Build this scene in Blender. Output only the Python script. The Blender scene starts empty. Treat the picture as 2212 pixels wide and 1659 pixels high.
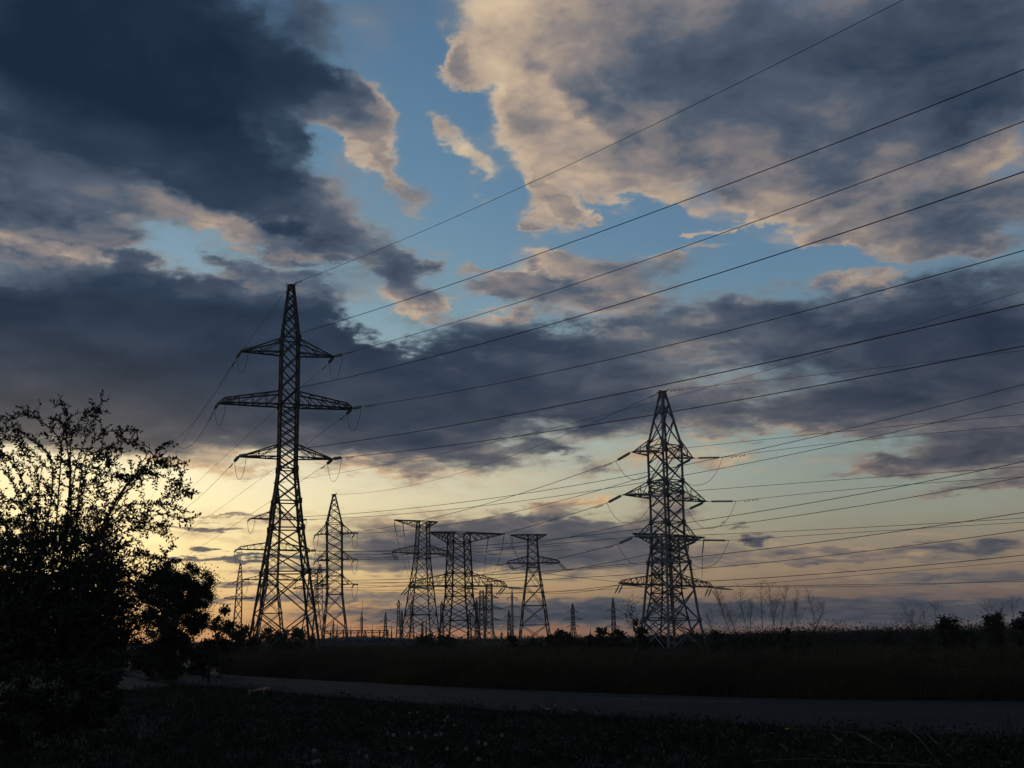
import bpy, bmesh, math, random
from mathutils import Vector, Matrix
random.seed(7)
PI = math.pi
C = bpy.context.scene.collection
# ------------------------------------------------------------------ camera
W0, H0, F0 = 2212.0, 1659.0, 2200.0
PITCH = math.radians(14.0); ROLL = math.radians(-0.7); EYE = 1.6
cam_d = bpy.data.cameras.new('camera'); cam = bpy.data.objects.new('camera', cam_d); C.objects.link(cam)
cam.location = (0, 0, EYE); cam.rotation_euler = (Matrix.Rotation(PI/2 + PITCH, 3, 'X') @ Matrix.Rotation(ROLL, 3, 'Z')).to_euler()
cam_d.sensor_width = 36.0; cam_d.lens = 36.0*F0/W0
cam_d.clip_start = 0.1; cam_d.clip_end = 20000
bpy.context.scene.camera = cam
_cp, _sp = math.cos(PITCH), math.sin(PITCH)
def ray(x, y):
    a, b = (x - W0/2)/F0, (H0/2 - y)/F0
    a, b = a*math.cos(ROLL) - b*math.sin(ROLL), a*math.sin(ROLL) + b*math.cos(ROLL)
    return Vector((a, _cp - b*_sp, _sp + b*_cp))
def at(x, y, Y):                       # the point at depth Y seen at (x, y)
    r = ray(x, y); return Vector((0, 0, EYE)) + r*(Y/r.y)
def zat(y, Y, x=W0/2): return at(x, y, Y).z
def px(p):                             # where a point is seen
    d = Vector(p) - Vector((0, 0, EYE)); dep = d.y*_cp + d.z*_sp
    a, b = d.x/dep, (-d.y*_sp + d.z*_cp)/dep
    a, b = a*math.cos(-ROLL) - b*math.sin(-ROLL), a*math.sin(-ROLL) + b*math.cos(-ROLL)
    return W0/2 + a*F0, H0/2 - b*F0
# ------------------------------------------------------------------ exposure
vs = bpy.context.scene.view_settings
vs.view_transform = 'Standard'; vs.look = 'None'; vs.gamma = 1; vs.use_curve_mapping = False
vs.exposure = 0.0
SUN_AZ, SUN_EL = math.radians(-25), math.radians(4.0)
# ------------------------------------------------------------------ sky
def lin(c): return tuple((v/255/12.92 if v/255 <= .04045 else ((v/255+.055)/1.055)**2.4) for v in c)
def lin4(c): return lin(c) + (1.0,)
world = bpy.data.worlds.new('World'); bpy.context.scene.world = world
world.use_nodes = True
nt = world.node_tree; nt.nodes.clear(); N = nt.nodes; L = nt.links
def node(t, **kw):
    n = N.new(t)
    for k, v in kw.items(): setattr(n, k, v)
    return n
def put(sock, v):
    if isinstance(v, bpy.types.NodeSocket): L.new(v, sock)
    elif v is not None: sock.default_value = v
def M(op, a, b=None, c=None, clamp=False):
    n = node('ShaderNodeMath', operation=op, use_clamp=clamp)
    put(n.inputs[0], a); put(n.inputs[1], b); put(n.inputs[2], c); return n.outputs[0]
def V(op, a, b=None, c=None, out=0):
    n = node('ShaderNodeVectorMath', operation=op)
    put(n.inputs[0], a); put(n.inputs[1], b); put(n.inputs[2], c); return n.outputs[out]
def sep(v):
    n = node('ShaderNodeSeparateXYZ'); L.new(v, n.inputs[0]); return n.outputs
def comb(x, y, z=0.0):
    n = node('ShaderNodeCombineXYZ'); put(n.inputs[0], x); put(n.inputs[1], y); put(n.inputs[2], z); return n.outputs[0]
def smooth(v, a, b, lo=0.0, hi=1.0):
    n = node('ShaderNodeMapRange', interpolation_type='SMOOTHSTEP'); put(n.inputs[0], v)
    n.inputs[1].default_value = a; n.inputs[2].default_value = b; n.inputs[3].default_value = lo; n.inputs[4].default_value = hi
    return n.outputs[0]
def noise(v, scale, det=5, rough=.55, dist=0.0, col=False):
    n = node('ShaderNodeTexNoise'); L.new(v, n.inputs['Vector']); n.inputs['Scale'].default_value = scale
    n.inputs['Detail'].default_value = det; n.inputs['Roughness'].default_value = rough; n.inputs['Distortion'].default_value = dist
    return n.outputs['Color' if col else 'Fac']
def ramp(v, stops, interp='LINEAR'):
    n = node('ShaderNodeValToRGB'); put(n.inputs[0], v); cr = n.color_ramp; cr.interpolation = interp
    while len(cr.elements) < len(stops): cr.elements.new(.5)
    for e, (p, c) in zip(cr.elements, stops): e.position = p; e.color = lin4(c)
    return n.outputs[0]
def mix(f, a, b, bt='MIX'):
    n = node('ShaderNodeMix', data_type='RGBA', blend_type=bt); put(n.inputs[0], f)
    put(n.inputs[6], a); put(n.inputs[7], b); return n.outputs[2]
tc = node('ShaderNodeTexCoord')
D3 = V('NORMALIZE', tc.outputs['Generated'])
dx, dy, dz = sep(D3)
elr = M('ARCSINE', dz); azr = M('ARCTAN2', dx, dy)
el = M('MULTIPLY', elr, 180/PI); az = M('MULTIPLY', azr, 180/PI)
# cloud layer seen in perspective (flattens towards the horizon)
zz = M('ADD', M('MAXIMUM', dz, 0.0), 0.16)
plane = comb(M('DIVIDE', dx, zz), M('DIVIDE', dy, zz), 0.0)
# warp of the cloud masses: big swirls + small rags
w1 = V('SUBTRACT', noise(plane, 1.8, 4, .5, col=True), (.5, .5, .5))
w2 = V('SUBTRACT', noise(plane, 6.5, 7, .64, col=True), (.5, .5, .5))
ang = comb(az, el)
flat = smooth(el, 2.0, 18.0, .25, 1.0)
w1s = V('MULTIPLY', w1, comb(3.5, M('MULTIPLY', flat, 3.0), 0.0))
w2s = V('MULTIPLY', w2, comb(6.0, M('MULTIPLY', flat, 5.5), 0.0))
P = V('ADD', V('ADD', ang, w1s), w2s)
# cloud masses: (x, y, half-width, half-height, tilt, density, darkness)
BLOBS = [
 (150,60,330,150,0,1.2,.75),(380,170,230,150,25,1.2,.75),(520,330,130,100,40,1.1,.6),(60,150,70,22,22,0,-.45),
 (80,320,260,100,10,.9,.25),(300,330,150,60,25,.5,.25),(660,60,80,40,30,.6,.3),(650,200,110,50,25,1.0,.45),
 (740,290,75,40,20,.75,-.25),(800,262,55,32,25,.8,-.35),(795,335,60,24,22,.9,-.4),(560,300,30,14,40,.6,-.45),(870,392,55,16,32,.7,.1),(590,310,45,35,60,-.8,-.1),(560,280,30,20,40,.3,-.2),(700,330,50,25,20,-.7,0),
 (360,438,80,22,16,.8,-.35),(480,474,105,28,10,1.0,-.62),(615,490,95,24,4,1.0,-.55),(500,405,180,40,10,.9,.2),(730,460,80,45,25,.9,.15),
 (100,410,150,55,0,.9,.15),(110,490,85,30,0,.9,-.5),(240,505,60,18,5,.8,-.4),(200,500,60,18,0,.6,-.2),(420,540,200,26,4,-.7,0),(230,565,140,22,5,.5,.15),(560,575,110,22,12,.75,.25),(90,560,110,16,0,-.5,0),
 (300,560,420,80,0,.42,.2),(1150,590,320,90,0,.38,0),(1750,500,400,90,0,.25,.05),(560,330,300,120,20,.25,.1),(700,1130,500,60,0,.22,.1),(1900,1130,350,90,0,.2,.1),
 (1330,515,240,42,5,-.45,0),(1000,470,120,90,0,-.4,0),(900,200,80,150,10,-.4,0),(1480,620,110,20,5,-.4,0),(690,250,60,18,30,.3,-.3),
 (740,235,60,35,30,1.0,.4),(830,300,35,30,0,.8,-.2),(560,400,90,40,10,.9,.3),(60,540,120,24,0,.8,.25),(250,600,160,24,0,.8,.35),(560,640,150,20,5,.6,.2),(480,560,40,12,20,.6,.25),(620,545,40,12,10,.5,.1),
 (1120,600,60,20,10,.7,.2),(1060,570,50,14,20,.5,.2),(1250,660,110,24,5,.6,.25),(1420,610,90,22,5,.6,.2),(1000,500,60,8,10,.3,-.1),(1180,390,50,30,0,.5,-.3),(1340,440,60,20,20,.6,-.3),
 (2100,200,160,60,-10,.9,.18),(1750,400,160,40,0,.6,.02),(1800,520,80,18,-15,.7,-.2),(2050,520,120,20,-5,.6,.0),
 (1165,398,26,20,0,1.2,-.45),(1222,456,42,18,0,1.1,-.45),(1296,478,26,10,0,1.0,-.4),(1142,487,18,10,0,1.2,-.4),(968,140,28,34,0,.9,-.3),(1100,690,40,12,10,.7,-.3),(1010,560,40,12,10,.7,-.1),(620,520,24,10,0,.9,-.3),(505,595,30,10,0,.7,-.2),(1440,575,40,10,5,.7,-.2),(1500,500,26,10,-15,.8,-.3),
 (703,530,28,18,0,.9,-.1),(800,520,30,18,0,.9,-.25),(870,530,60,28,25,.9,.2),
 (150,720,360,90,0,1.3,.6),(450,670,170,60,6,1.2,.55),(380,800,480,100,0,1.3,.5),(120,880,420,60,0,1.2,.35),
 (640,720,120,60,25,1.1,.4),(790,850,260,100,8,1.2,.45),(1080,850,260,75,0,1.2,.4),(1180,750,150,40,4,1.0,.3),(1300,830,160,60,0,.9,.3),
 (400,968,110,14,0,.6,-.3),(850,960,230,34,3,.9,.3),(880,1012,220,12,2,.5,-.35),(1200,965,60,20,15,.9,.35),(880,760,60,40,20,-.7,-.1),(780,700,120,25,12,-.6,0),
 (1500,720,200,55,-6,.9,.18),(1800,700,250,60,-3,1.0,.34),(2120,710,200,100,0,1.1,.42),(1700,880,330,40,3,.9,.2),(2000,830,300,80,0,1.0,.32),(2170,950,170,60,0,.9,.3),
 (1650,935,300,10,0,.3,-.25),(1450,850,120,50,0,.6,-.05),(1420,830,60,20,0,-.3,-.1),
 (890,590,60,45,60,.9,.15),(900,650,60,28,25,1.0,-.6),(950,670,50,18,30,.7,-.2),(1060,620,60,18,20,.8,.15),(1030,712,35,20,0,.8,-.35),
 (1190,562,50,22,20,1.0,-.6),(1275,600,75,34,18,1.0,-.55),(1330,650,70,34,15,.9,-.2),(1170,625,90,22,0,.6,.1),
 (1060,70,70,90,30,1.1,-.35),(1100,210,60,80,30,1.2,-.55),(1200,310,110,50,30,1.2,-.55),(1390,350,110,55,12,1.2,-.35),(1230,120,130,120,20,1.2,-.15),
 (1500,160,220,130,22,1.2,.02),(1780,120,280,140,10,1.15,.28),(1620,320,200,60,10,.9,-.1),(2080,60,180,110,0,1.0,.3),(1600,430,60,24,38,.8,-.2),(1550,490,40,9,-12,.7,-.3),
 (1950,300,260,80,-8,.8,.06),(2100,340,140,30,-28,.7,-.2),(1900,470,120,30,-12,.9,-.15),(2120,440,150,50,-5,.9,.14),(1530,552,55,14,8,.8,-.2),(1890,582,80,14,-6,.8,-.1),
 (1690,570,170,24,6,-.8,0),(1350,480,130,40,10,-.6,0),(1900,560,200,14,0,-.5,0),(1000,420,80,200,-20,-.5,0),
 (968,130,46,52,10,1.15,-.5),(998,192,44,24,0,.9,-.3),(945,285,44,30,30,.9,-.35),(1005,330,74,32,42,1.2,-.5),(1120,405,90,26,0,-.5,0),(1185,352,55,28,0,.7,-.3),(1195,446,62,34,10,.95,-.35),(1262,480,60,24,0,.65,-.25),(1150,492,30,16,0,.9,-.3),
 (1440,1090,75,38,0,1.2,.3),(1230,1098,70,10,-12,1.1,-.4),(1290,1080,50,14,-8,.8,-.4),(1180,1150,200,30,0,1.2,.3),(1000,1185,230,38,0,1.2,.25),(830,1160,35,28,0,.8,-.25),(1300,1200,200,36,0,1.1,.3),(880,1210,150,20,0,.7,.1),
 (1290,1020,60,20,0,.8,0),(1420,985,90,20,4,.8,-.15),(1550,1012,50,9,0,.7,0),(1567,1130,24,9,0,1.1,.4),(1622,1170,22,13,0,1.1,.4),
 (480,1205,150,5,0,1.0,.25),(440,1262,120,5,0,.8,.2),(640,1232,130,6,0,.8,.25),(560,1300,200,6,0,.8,.15),(480,1000,140,14,0,.7,-.35),(600,1030,100,8,0,.5,-.2),(700,1062,120,5,0,.4,-.1),
 (1850,380,110,18,-20,.6,-.3),(1680,455,90,20,15,.7,-.25),(2050,470,120,16,-20,.6,-.2),(1250,215,40,40,30,.5,.25),(1330,270,60,30,20,.6,.2),(1150,150,40,20,0,.4,.25),(1400,420,110,20,8,.6,-.2),
 (1900,1010,110,13,-10,.9,.05),(2060,985,140,26,-4,1.0,.2),(2080,1050,110,10,-3,.8,.1),(1850,1190,230,8,0,.8,.25),(1780,1213,240,7,0,.8,.2),(2080,1250,200,16,-2,.9,.25),(2100,1180,120,12,0,.7,.2),
 (1800,1325,800,24,0,1.4,.45),(1150,1315,330,18,0,.9,.35),(450,1143,60,5,3,.9,.2),(520,1118,60,4,0,.7,.1),(560,1205,120,4,0,.6,.1),(800,1290,200,10,0,.6,.2),
 (1500,1070,300,40,0,-.5,0),(1800,1100,300,40,0,-.8,0),(600,1070,300,26,0,-.6,0),
]
SKY_LEFT  = [(0,(192,124,88)),(.05,(222,174,118)),(.13,(252,230,168)),(.24,(246,236,200)),(.34,(188,204,196)),(.48,(132,166,182)),(.72,(100,140,170)),(1,(80,116,150))]
SKY_RIGHT = [(0,(100,82,84)),(.05,(122,101,93)),(.1,(150,131,110)),(.17,(148,149,132)),(.28,(138,158,156)),(.42,(112,146,164)),(.6,(94,128,158)),(1,(70,102,138))]
CLOUD_HI = [(0,(222,200,166)),(.16,(192,170,148)),(.32,(140,132,130)),(.5,(84,96,112)),(.72,(47,63,83)),(1,(24,41,59))]
CLOUD_LO = [(0,(240,202,148)),(.18,(208,172,132)),(.38,(144,128,114)),(.6,(96,94,98)),(.82,(62,69,82)),(1,(46,54,66))]
def pxang(x, y):
    r = ray(x, y).normalized(); return math.degrees(math.atan2(r.x, r.y)), math.degrees(math.asin(r.z))
acc = None; PG = P
for bi, (bx, by, rx, ry, rot, den, sh) in enumerate(BLOBS):
    if bi and bi % 5 == 0: PG = V('MULTIPLY_ADD', acc, (1e-7, 1e-7, 0), P)      # keeps the shader evaluating in small batches
    a0, e0 = pxang(bx, by)
    mp = node('ShaderNodeMapping', vector_type='TEXTURE'); L.new(PG, mp.inputs['Vector'])
    mp.inputs['Location'].default_value = (a0, e0, 0)
    mp.inputs['Rotation'].default_value = (0, 0, -math.radians(rot))
    mp.inputs['Scale'].default_value = (rx/38.4, ry/38.4, 1)
    q = V('DOT_PRODUCT', mp.outputs[0], mp.outputs[0], out=1)
    g0 = M('MULTIPLY_ADD', q, -1/4.2, 1.0, clamp=True); g = M('MULTIPLY', g0, M('MULTIPLY', g0, g0))
    n = node('ShaderNodeVectorMath', operation='MULTIPLY_ADD')
    L.new(g, n.inputs[0]); wgt = max(den, 0.0); n.inputs[1].default_value = (den, wgt*(.38 + (.72 if sh > 0 else .55)*sh), wgt)
    if acc is None: n.inputs[2].default_value = (0, 0, 0)
    else: L.new(acc, n.inputs[2])
    acc = n.outputs[0]
dens, shs, shw = sep(acc)
shade = M('DIVIDE', M('ADD', shs, .02), M('ADD', shw, .05))
n1 = noise(plane, 4.2, 8, .6, .35)
n2 = M('ADD', sep(w2)[2], .5)
nn = M('ADD', M('MULTIPLY', n1, .6), M('MULTIPLY', n2, .4))
nd = M('SUBTRACT', nn, .5)
# relief: the side of each billow that faces the low sun is lit
n1s = noise(V('ADD', plane, (-.045, .095, 0)), 4.2, 6, .6, .35)
relief = M('SUBTRACT', n1, n1s)
full = M('ADD', dens, M('MULTIPLY', nd, 2.6))
alpha = M('ADD', M('MULTIPLY', smooth(full, .10, .66), .5), M('MULTIPLY', smooth(full, -.2, 1.0), .5))
# outside the photographed part of the sky: broken cloud of the same kind
aw = M('MULTIPLY', smooth(M('ABSOLUTE', az), 33.0, 55.0), 1.0)
up = smooth(el, 36.0, 50.0)
outm = M('MAXIMUM', aw, up)
alpha_o = smooth(M('ADD', noise(plane, 1.3, 6, .55), 0.0), .42, .6)
alpha = M('ADD', M('MULTIPLY', alpha, M('SUBTRACT', 1.0, outm)), M('MULTIPLY', alpha_o, outm))
shade = M('ADD', M('MULTIPLY', shade, M('SUBTRACT', 1.0, outm)), M('MULTIPLY', outm, .7))
# clear sky : physical sky blended with the measured dusk colours
skyt = node('ShaderNodeTexSky', sky_type='NISHITA'); skyt.sun_disc = False
skyt.sun_elevation = SUN_EL; skyt.sun_rotation = SUN_AZ; skyt.air_density = 1.0; skyt.dust_density = 1.5; skyt.ozone_density = 2.0
elf = M('DIVIDE', el, 36.5, clamp=True)
sunside = ramp(elf, SKY_LEFT); farside = ramp(elf, SKY_RIGHT)
azf = smooth(az, -19.0, 20.0)
clear = mix(azf, sunside, farside)
gx = M('DIVIDE', M('SUBTRACT', az, -24.5), 8.0); gy = M('DIVIDE', M('SUBTRACT', el, 6.0), 4.4)
glow = M('POWER', .5, M('ADD', M('MULTIPLY', gx, gx), M('MULTIPLY', gy, gy)))
clear = mix(M('MULTIPLY', glow, .55), clear, lin4((255, 240, 180)))
nis = node('ShaderNodeVectorMath', operation='SCALE'); L.new(skyt.outputs[0], nis.inputs[0]); nis.inputs['Scale'].default_value = .07
clear = mix(.12, clear, nis.outputs[0])
# cloud colour
n3 = sep(w1)[2]
dk = M('ADD', shade, M('MULTIPLY', M('SUBTRACT', M('MINIMUM', full, 1.3), .85), .22))
dk = M('ADD', dk, M('ADD', M('MULTIPLY', nd, .35), M('MULTIPLY', n3, smooth(shade, .4, .95, .35, .35))))
dk = M('SUBTRACT', dk, M('MULTIPLY', relief, smooth(shade, .35, .95, .85, .35)))
dkc = M('MULTIPLY', dk, 1.0, clamp=True)
cc_hi = ramp(dkc, CLOUD_HI); cc_lo = ramp(dkc, CLOUD_LO)
ccol = mix(smooth(el, 3.0, 20.0), cc_lo, cc_hi)
ccol = mix(M('MULTIPLY', smooth(az, 0.0, 30.0), .32), ccol, V('MULTIPLY', ccol, (.62, .62, .68)))
ccol = mix(M('MULTIPLY', glow, .18), ccol, lin4((235, 200, 130)))
gl = node('ShaderNodeVectorMath', operation='SCALE'); L.new(clear, gl.inputs[0]); L.new(M('MULTIPLY_ADD', glow, .2, 1.05), gl.inputs['Scale']); clear = gl.outputs[0]
thin = M('MULTIPLY', smooth(M('ADD', M('ADD', full, .25), n3), -.1, .75), .42)
tcol = mix(smooth(el, 3.0, 22.0), V('MULTIPLY', clear, (.80, .76, .76)), V('MULTIPLY', clear, (1.0, .86, .74)))
clear = mix(thin, clear, tcol)
skyc = mix(alpha, clear, ccol)
# below the horizon: dark earth colour
skyc = mix(smooth(el, -1.5, 0.0), lin4((30, 27, 24)), skyc)
bg = node('ShaderNodeBackground'); L.new(skyc, bg.inputs[0]); bg.inputs[1].default_value = 1.0
wo = node('ShaderNodeOutputWorld'); L.new(bg.outputs[0], wo.inputs[0])
cy = bpy.context.scene.cycles
cy.use_adaptive_sampling = True; cy.adaptive_threshold = .012; cy.adaptive_min_samples = 12
cy.max_bounces = 4; cy.diffuse_bounces = 2; cy.glossy_bounces = 2; cy.use_denoising = True; cy.denoiser = 'OPENIMAGEDENOISE'; cy.denoising_input_passes = 'RGB_ALBEDO_NORMAL'; cy.denoising_prefilter = 'ACCURATE'
world.cycles.sampling_method = 'MANUAL'; world.cycles.sample_map_resolution = 512
# ------------------------------------------------------------------ sun (behind the cloud bank, low on the left)
sd = bpy.data.lights.new('sun', 'SUN'); sd.energy = 0.12; sd.angle = math.radians(10); sd.color = (1.0, .72, .42)
so = bpy.data.objects.new('sun', sd); C.objects.link(so)
_sv = Vector((math.sin(SUN_AZ)*math.cos(SUN_EL), math.cos(SUN_AZ)*math.cos(SUN_EL), math.sin(SUN_EL)))
so.rotation_euler = _sv.to_track_quat('Z', 'Y').to_euler()
# ------------------------------------------------------------------ materials
def pmat(name, col, rough=.8, metal=0.0, var=.25, scale=8.0, spec=.3, col2=None):
    m = bpy.data.materials.new(name); m.use_nodes = True; t = m.node_tree; b = t.nodes['Principled BSDF']
    b.inputs['Roughness'].default_value = rough; b.inputs['Metallic'].default_value = metal
    b.inputs['Specular IOR Level'].default_value = spec
    tcn = t.nodes.new('ShaderNodeTexCoord'); nz = t.nodes.new('ShaderNodeTexNoise')
    nz.inputs['Scale'].default_value = scale; nz.inputs['Detail'].default_value = 4
    t.links.new(tcn.outputs['Object'], nz.inputs['Vector'])
    cr = t.nodes.new('ShaderNodeValToRGB'); cr.color_ramp.elements[0].position = .35; cr.color_ramp.elements[1].position = .65
    c2 = col2 or tuple(min(1, v*(1+var)) for v in col)
    cr.color_ramp.elements[0].color = tuple(v*(1-var) for v in col) + (1,); cr.color_ramp.elements[1].color = tuple(c2) + (1,)
    t.links.new(nz.outputs['Fac'], cr.inputs[0]); t.links.new(cr.outputs[0], b.inputs['Base Color'])
    return m
MT = dict(
    dark_steel=pmat('dark_painted_steel', (.02, .02, .023), .7, .2, .3, 1.5),
    galv=pmat('galvanized_steel', (.10, .11, .125), .6, .4, .2, 1.2),
    galv_dull=pmat('dull_galvanized_steel', (.06, .063, .07), .65, .4, .25, 1.2),
    glass=pmat('greenish_insulator_glass', (.20, .24, .20), .2, 0, .2, 6, .7),
    wire=pmat('aluminium_conductor', (.06, .06, .065), .6, .4, .1, 3),
    concrete=pmat('grey_concrete', (.22, .21, .2), .9, 0, .2, 3),
    bark=pmat('dark_bark', (.025, .021, .018), .95, 0, .3, 20),
    leaf=pmat('green_leaf', (.012, .017, .007), .75, 0, .4, 3),
    leaf2=pmat('dark_green_leaf', (.010, .014, .007), .8, 0, .4, 2),
    dry=pmat('dry_brown_weed', (.034, .023, .012), .9, 0, .4, .35),
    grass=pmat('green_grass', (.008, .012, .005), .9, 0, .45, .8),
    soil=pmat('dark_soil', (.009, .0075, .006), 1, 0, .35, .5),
)
# ------------------------------------------------------------------ mesh helpers
class MB:
    def __init__(s): s.v = []; s.f = []
    def quad(s, a, b, c, d):
        n = len(s.v); s.v += [tuple(a), tuple(b), tuple(c), tuple(d)]; s.f.append((n, n+1, n+2, n+3))
    def tri(s, a, b, c):
        n = len(s.v); s.v += [tuple(a), tuple(b), tuple(c)]; s.f.append((n, n+1, n+2))
    def bar(s, p, q, r, r2=None, k=4):
        p, q = Vector(p), Vector(q); d = q - p
        if d.length < 1e-6: return
        d.normalize(); up = Vector((0, 0, 1)) if abs(d.z) < .9 else Vector((0, 1, 0))
        a = d.cross(up).normalized(); b = d.cross(a); n = len(s.v); r2 = r if r2 is None else r2
        for (c, rr) in ((p, r), (q, r2)):
            for i in range(k):
                t = 2*PI*(i+.5)/k; s.v.append(tuple(c + a*(rr*math.cos(t)) + b*(rr*math.sin(t))))
        for i in range(k): j = (i+1) % k; s.f.append((n+i, n+j, n+k+j, n+k+i))
        s.f.append(tuple(n+i for i in reversed(range(k)))); s.f.append(tuple(n+k+i for i in range(k)))
    def tube(s, pts, radii, k=6):
        pts = [Vector(p) for p in pts]; n0 = len(s.v); m = len(pts)
        if not hasattr(radii, '__len__'): radii = [radii]*m
        up = Vector((0, 0, 1)); prev = None
        for i, p in enumerate(pts):
            d = (pts[min(i+1, m-1)] - pts[max(i-1, 0)]).normalized()
            a = (prev - d*prev.dot(d)) if prev is not None else (d.cross(up) if abs(d.z) < .95 else d.cross(Vector((0, 1, 0))))
            a.normalize(); prev = a; b = d.cross(a)
            for j in range(k):
                t = 2*PI*j/k; s.v.append(tuple(p + (a*math.cos(t) + b*math.sin(t))*radii[i]))
        for i in range(m-1):
            for j in range(k):
                jj = (j+1) % k; s.f.append((n0+i*k+j, n0+i*k+jj, n0+(i+1)*k+jj, n0+(i+1)*k+j))
        s.f.append(tuple(n0+j for j in reversed(range(k)))); s.f.append(tuple(n0+(m-1)*k+j for j in range(k)))
    def box(s, c, sx, sy, sz):
        x, y, z = c; n = len(s.v)
        for dz in (-sz/2, sz/2):
            for ddx, ddy in ((-1, -1), (1, -1), (1, 1), (-1, 1)): s.v.append((x+ddx*sx/2, y+ddy*sy/2, z+dz))
        s.f += [(n+3, n+2, n+1, n), (n+4, n+5, n+6, n+7)] + [(n+i, n+(i+1) % 4, n+4+(i+1) % 4, n+4+i) for i in range(4)]
    def build(s, name, mat, parent=None, smooth=False):
        me = bpy.data.meshes.new(name); me.from_pydata(s.v, [], s.f); me.update()
        if mat: me.materials.append(mat)
        if smooth:
            for p in me.polygons: p.use_smooth = True
        o = bpy.data.objects.new(name, me); C.objects.link(o)
        if parent: o.parent = parent
        return o
def empty(name, loc, rz=0.0, tilt=(0, 0)):
    o = bpy.data.objects.new(name, None); C.objects.link(o); o.location = loc
    o.rotation_euler = (tilt[0], tilt[1], rz); o.empty_display_size = 1; return o
def tag(o, label=None, cat=None, group=None, kind=None):
    if label: o['label'] = label
    if cat: o['category'] = cat
    if group: o['group'] = group
    if kind: o['kind'] = kind
    return o
# ------------------------------------------------------------------ lattice pylons
def dscale(z, Y): return (Y*_cp + (z-EYE)*_sp)/F0       # metres per photo pixel at that place
ATTACH = {}
def insulator_mesh(length, r, detail):
    mb = MB(); pts = []; rad = []
    if detail:
        n = 16; pts = [(0, 0, 0), (0, 0, .16*length)]; rad = [.03, .03]
        for i in range(n):
            z = length*(.16 + .72*i/n); h = length*.72/n
            pts += [(0, 0, z+.01), (0, 0, z+h*.45), (0, 0, z+h*.8)]; rad += [r, r*.55, r*.42]
        pts += [(0, 0, length*.9), (0, 0, length)]; rad += [.035, .035]
    else:
        pts = [(0, 0, 0), (0, 0, .15*length), (0, 0, .2*length), (0, 0, .85*length), (0, 0, .9*length), (0, 0, length)]
        rad = [.05, .05, r*.9, r*.9, .05, .05]
    mb.tube(pts, rad, 8 if detail else 5); return mb
def string(parent, mat, p, d, length=2.0, r=.14, detail=False, cap=None):
    o = insulator_mesh(length, r, detail).build('insulator_string', mat, parent)
    o.location = p; o.rotation_euler = Vector(d).to_track_quat('Z', 'Y').to_euler()
    return Vector(p) + Vector(d).normalized()*length
def loop(parent, a, b, drop, r=.03):
    a, b = Vector(a), Vector(b); pts = []
    for i in range(13):
        t = i/12; p = a.lerp(b, t); p.z -= drop*(1-abs(2*t-1)**2.6); pts.append(p)
    mb = MB(); mb.tube(pts, r, 4); return mb.build('jumper_cable', MT['wire'], parent)
def corners(z, hw): return [Vector((sx*hw, sy*hw, z)) for sx, sy in ((-1, -1), (1, -1), (1, 1), (-1, 1))]
def lattice(lv, rl, rb, mb, legs, horiz=True, gusset=0.0):
    """lv: (z, half width, panels up to the next level)"""
    for i in range(len(lv)-1):
        (z0, h0, n), (z1, h1, _) = lv[i][:3], lv[i+1][:3]
        for k in range(4): legs[k].bar(corners(z0, h0)[k], corners(z1, h1)[k], rl)
        zs = [z0]; tot = 0.0                       # panels get shorter where the shaft is narrower
        ws = [1.0/(1.0 + (k+.5)/max(n, 1)*(max(h0/max(h1, .05), 1)**.6 - 1)) for k in range(n)]; S = sum(ws) or 1
        for k in range(n): tot += ws[k]; zs.append(z0 + (z1-z0)*tot/S)
        for k in range(n):
            za, zb = zs[k], zs[k+1]; ha = h0 + (h1-h0)*(za-z0)/(z1-z0); hb = h0 + (h1-h0)*(zb-z0)/(z1-z0)
            ca, cb = corners(za, ha), corners(zb, hb)
            for q in range(4):
                w = (q+1) % 4; off = Vector(((ca[q].y + ca[w].y)*.5, 0, 0))*0
                mb.bar(ca[q], cb[w], rb); mb.bar(ca[w], cb[q], rb*.96)
        if horiz:
            for h_, z_ in ((h0, z0 + .001), ) if i else ():
                c = corners(z_, h_)
                for q in range(4): mb.bar(c[q], c[(q+1) % 4], rb*1.05)
        if gusset and i:
            for c in corners(z0, h0): mb.box(c, gusset, gusset, gusset*1.5)
def arm_stay(mb, z, hz, h, hw, L, side, nweb, rc, rb):
    """pointed arm: two level bottom chords, two stays from above, light webbing"""
    tip = Vector((side*L, 0, z)); e = .18
    for sy in (-1, 1):
        a = Vector((side*hw, sy*hw, z)); u = Vector((side*hz, sy*hz, z+h)); t = tip + Vector((0, sy*e, 0))
        mb.bar(a, t, rc); mb.bar(u, t + Vector((-side*.25, 0, .06)), rc*.85)
        for k in range(nweb):
            f0, f1 = (k+1)/(nweb+1), (k+.5)/(nweb+1)
            pb, pu = a.lerp(t, f0), u.lerp(t, f0); mb.bar(pb, pu, rb)
            pa = a.lerp(t, k/(nweb+1)); mb.bar(pa, pu, rb) if k else mb.bar(u.lerp(t, 0), pb, rb)
    n = max(3, nweb+2)
    for k in range(n):
        f0, f1 = k/n, (k+1)/n; s1 = 1 if k % 2 else -1
        p = Vector((side*hw, s1*hw, z)).lerp(tip + Vector((0, s1*e, 0)), f0)
        q = Vector((side*hw, -s1*hw, z)).lerp(tip + Vector((0, -s1*e, 0)), f1)
        mb.bar(p, q, rb); mb.bar((q.x, -q.y, q.z), q, rb)
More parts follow.
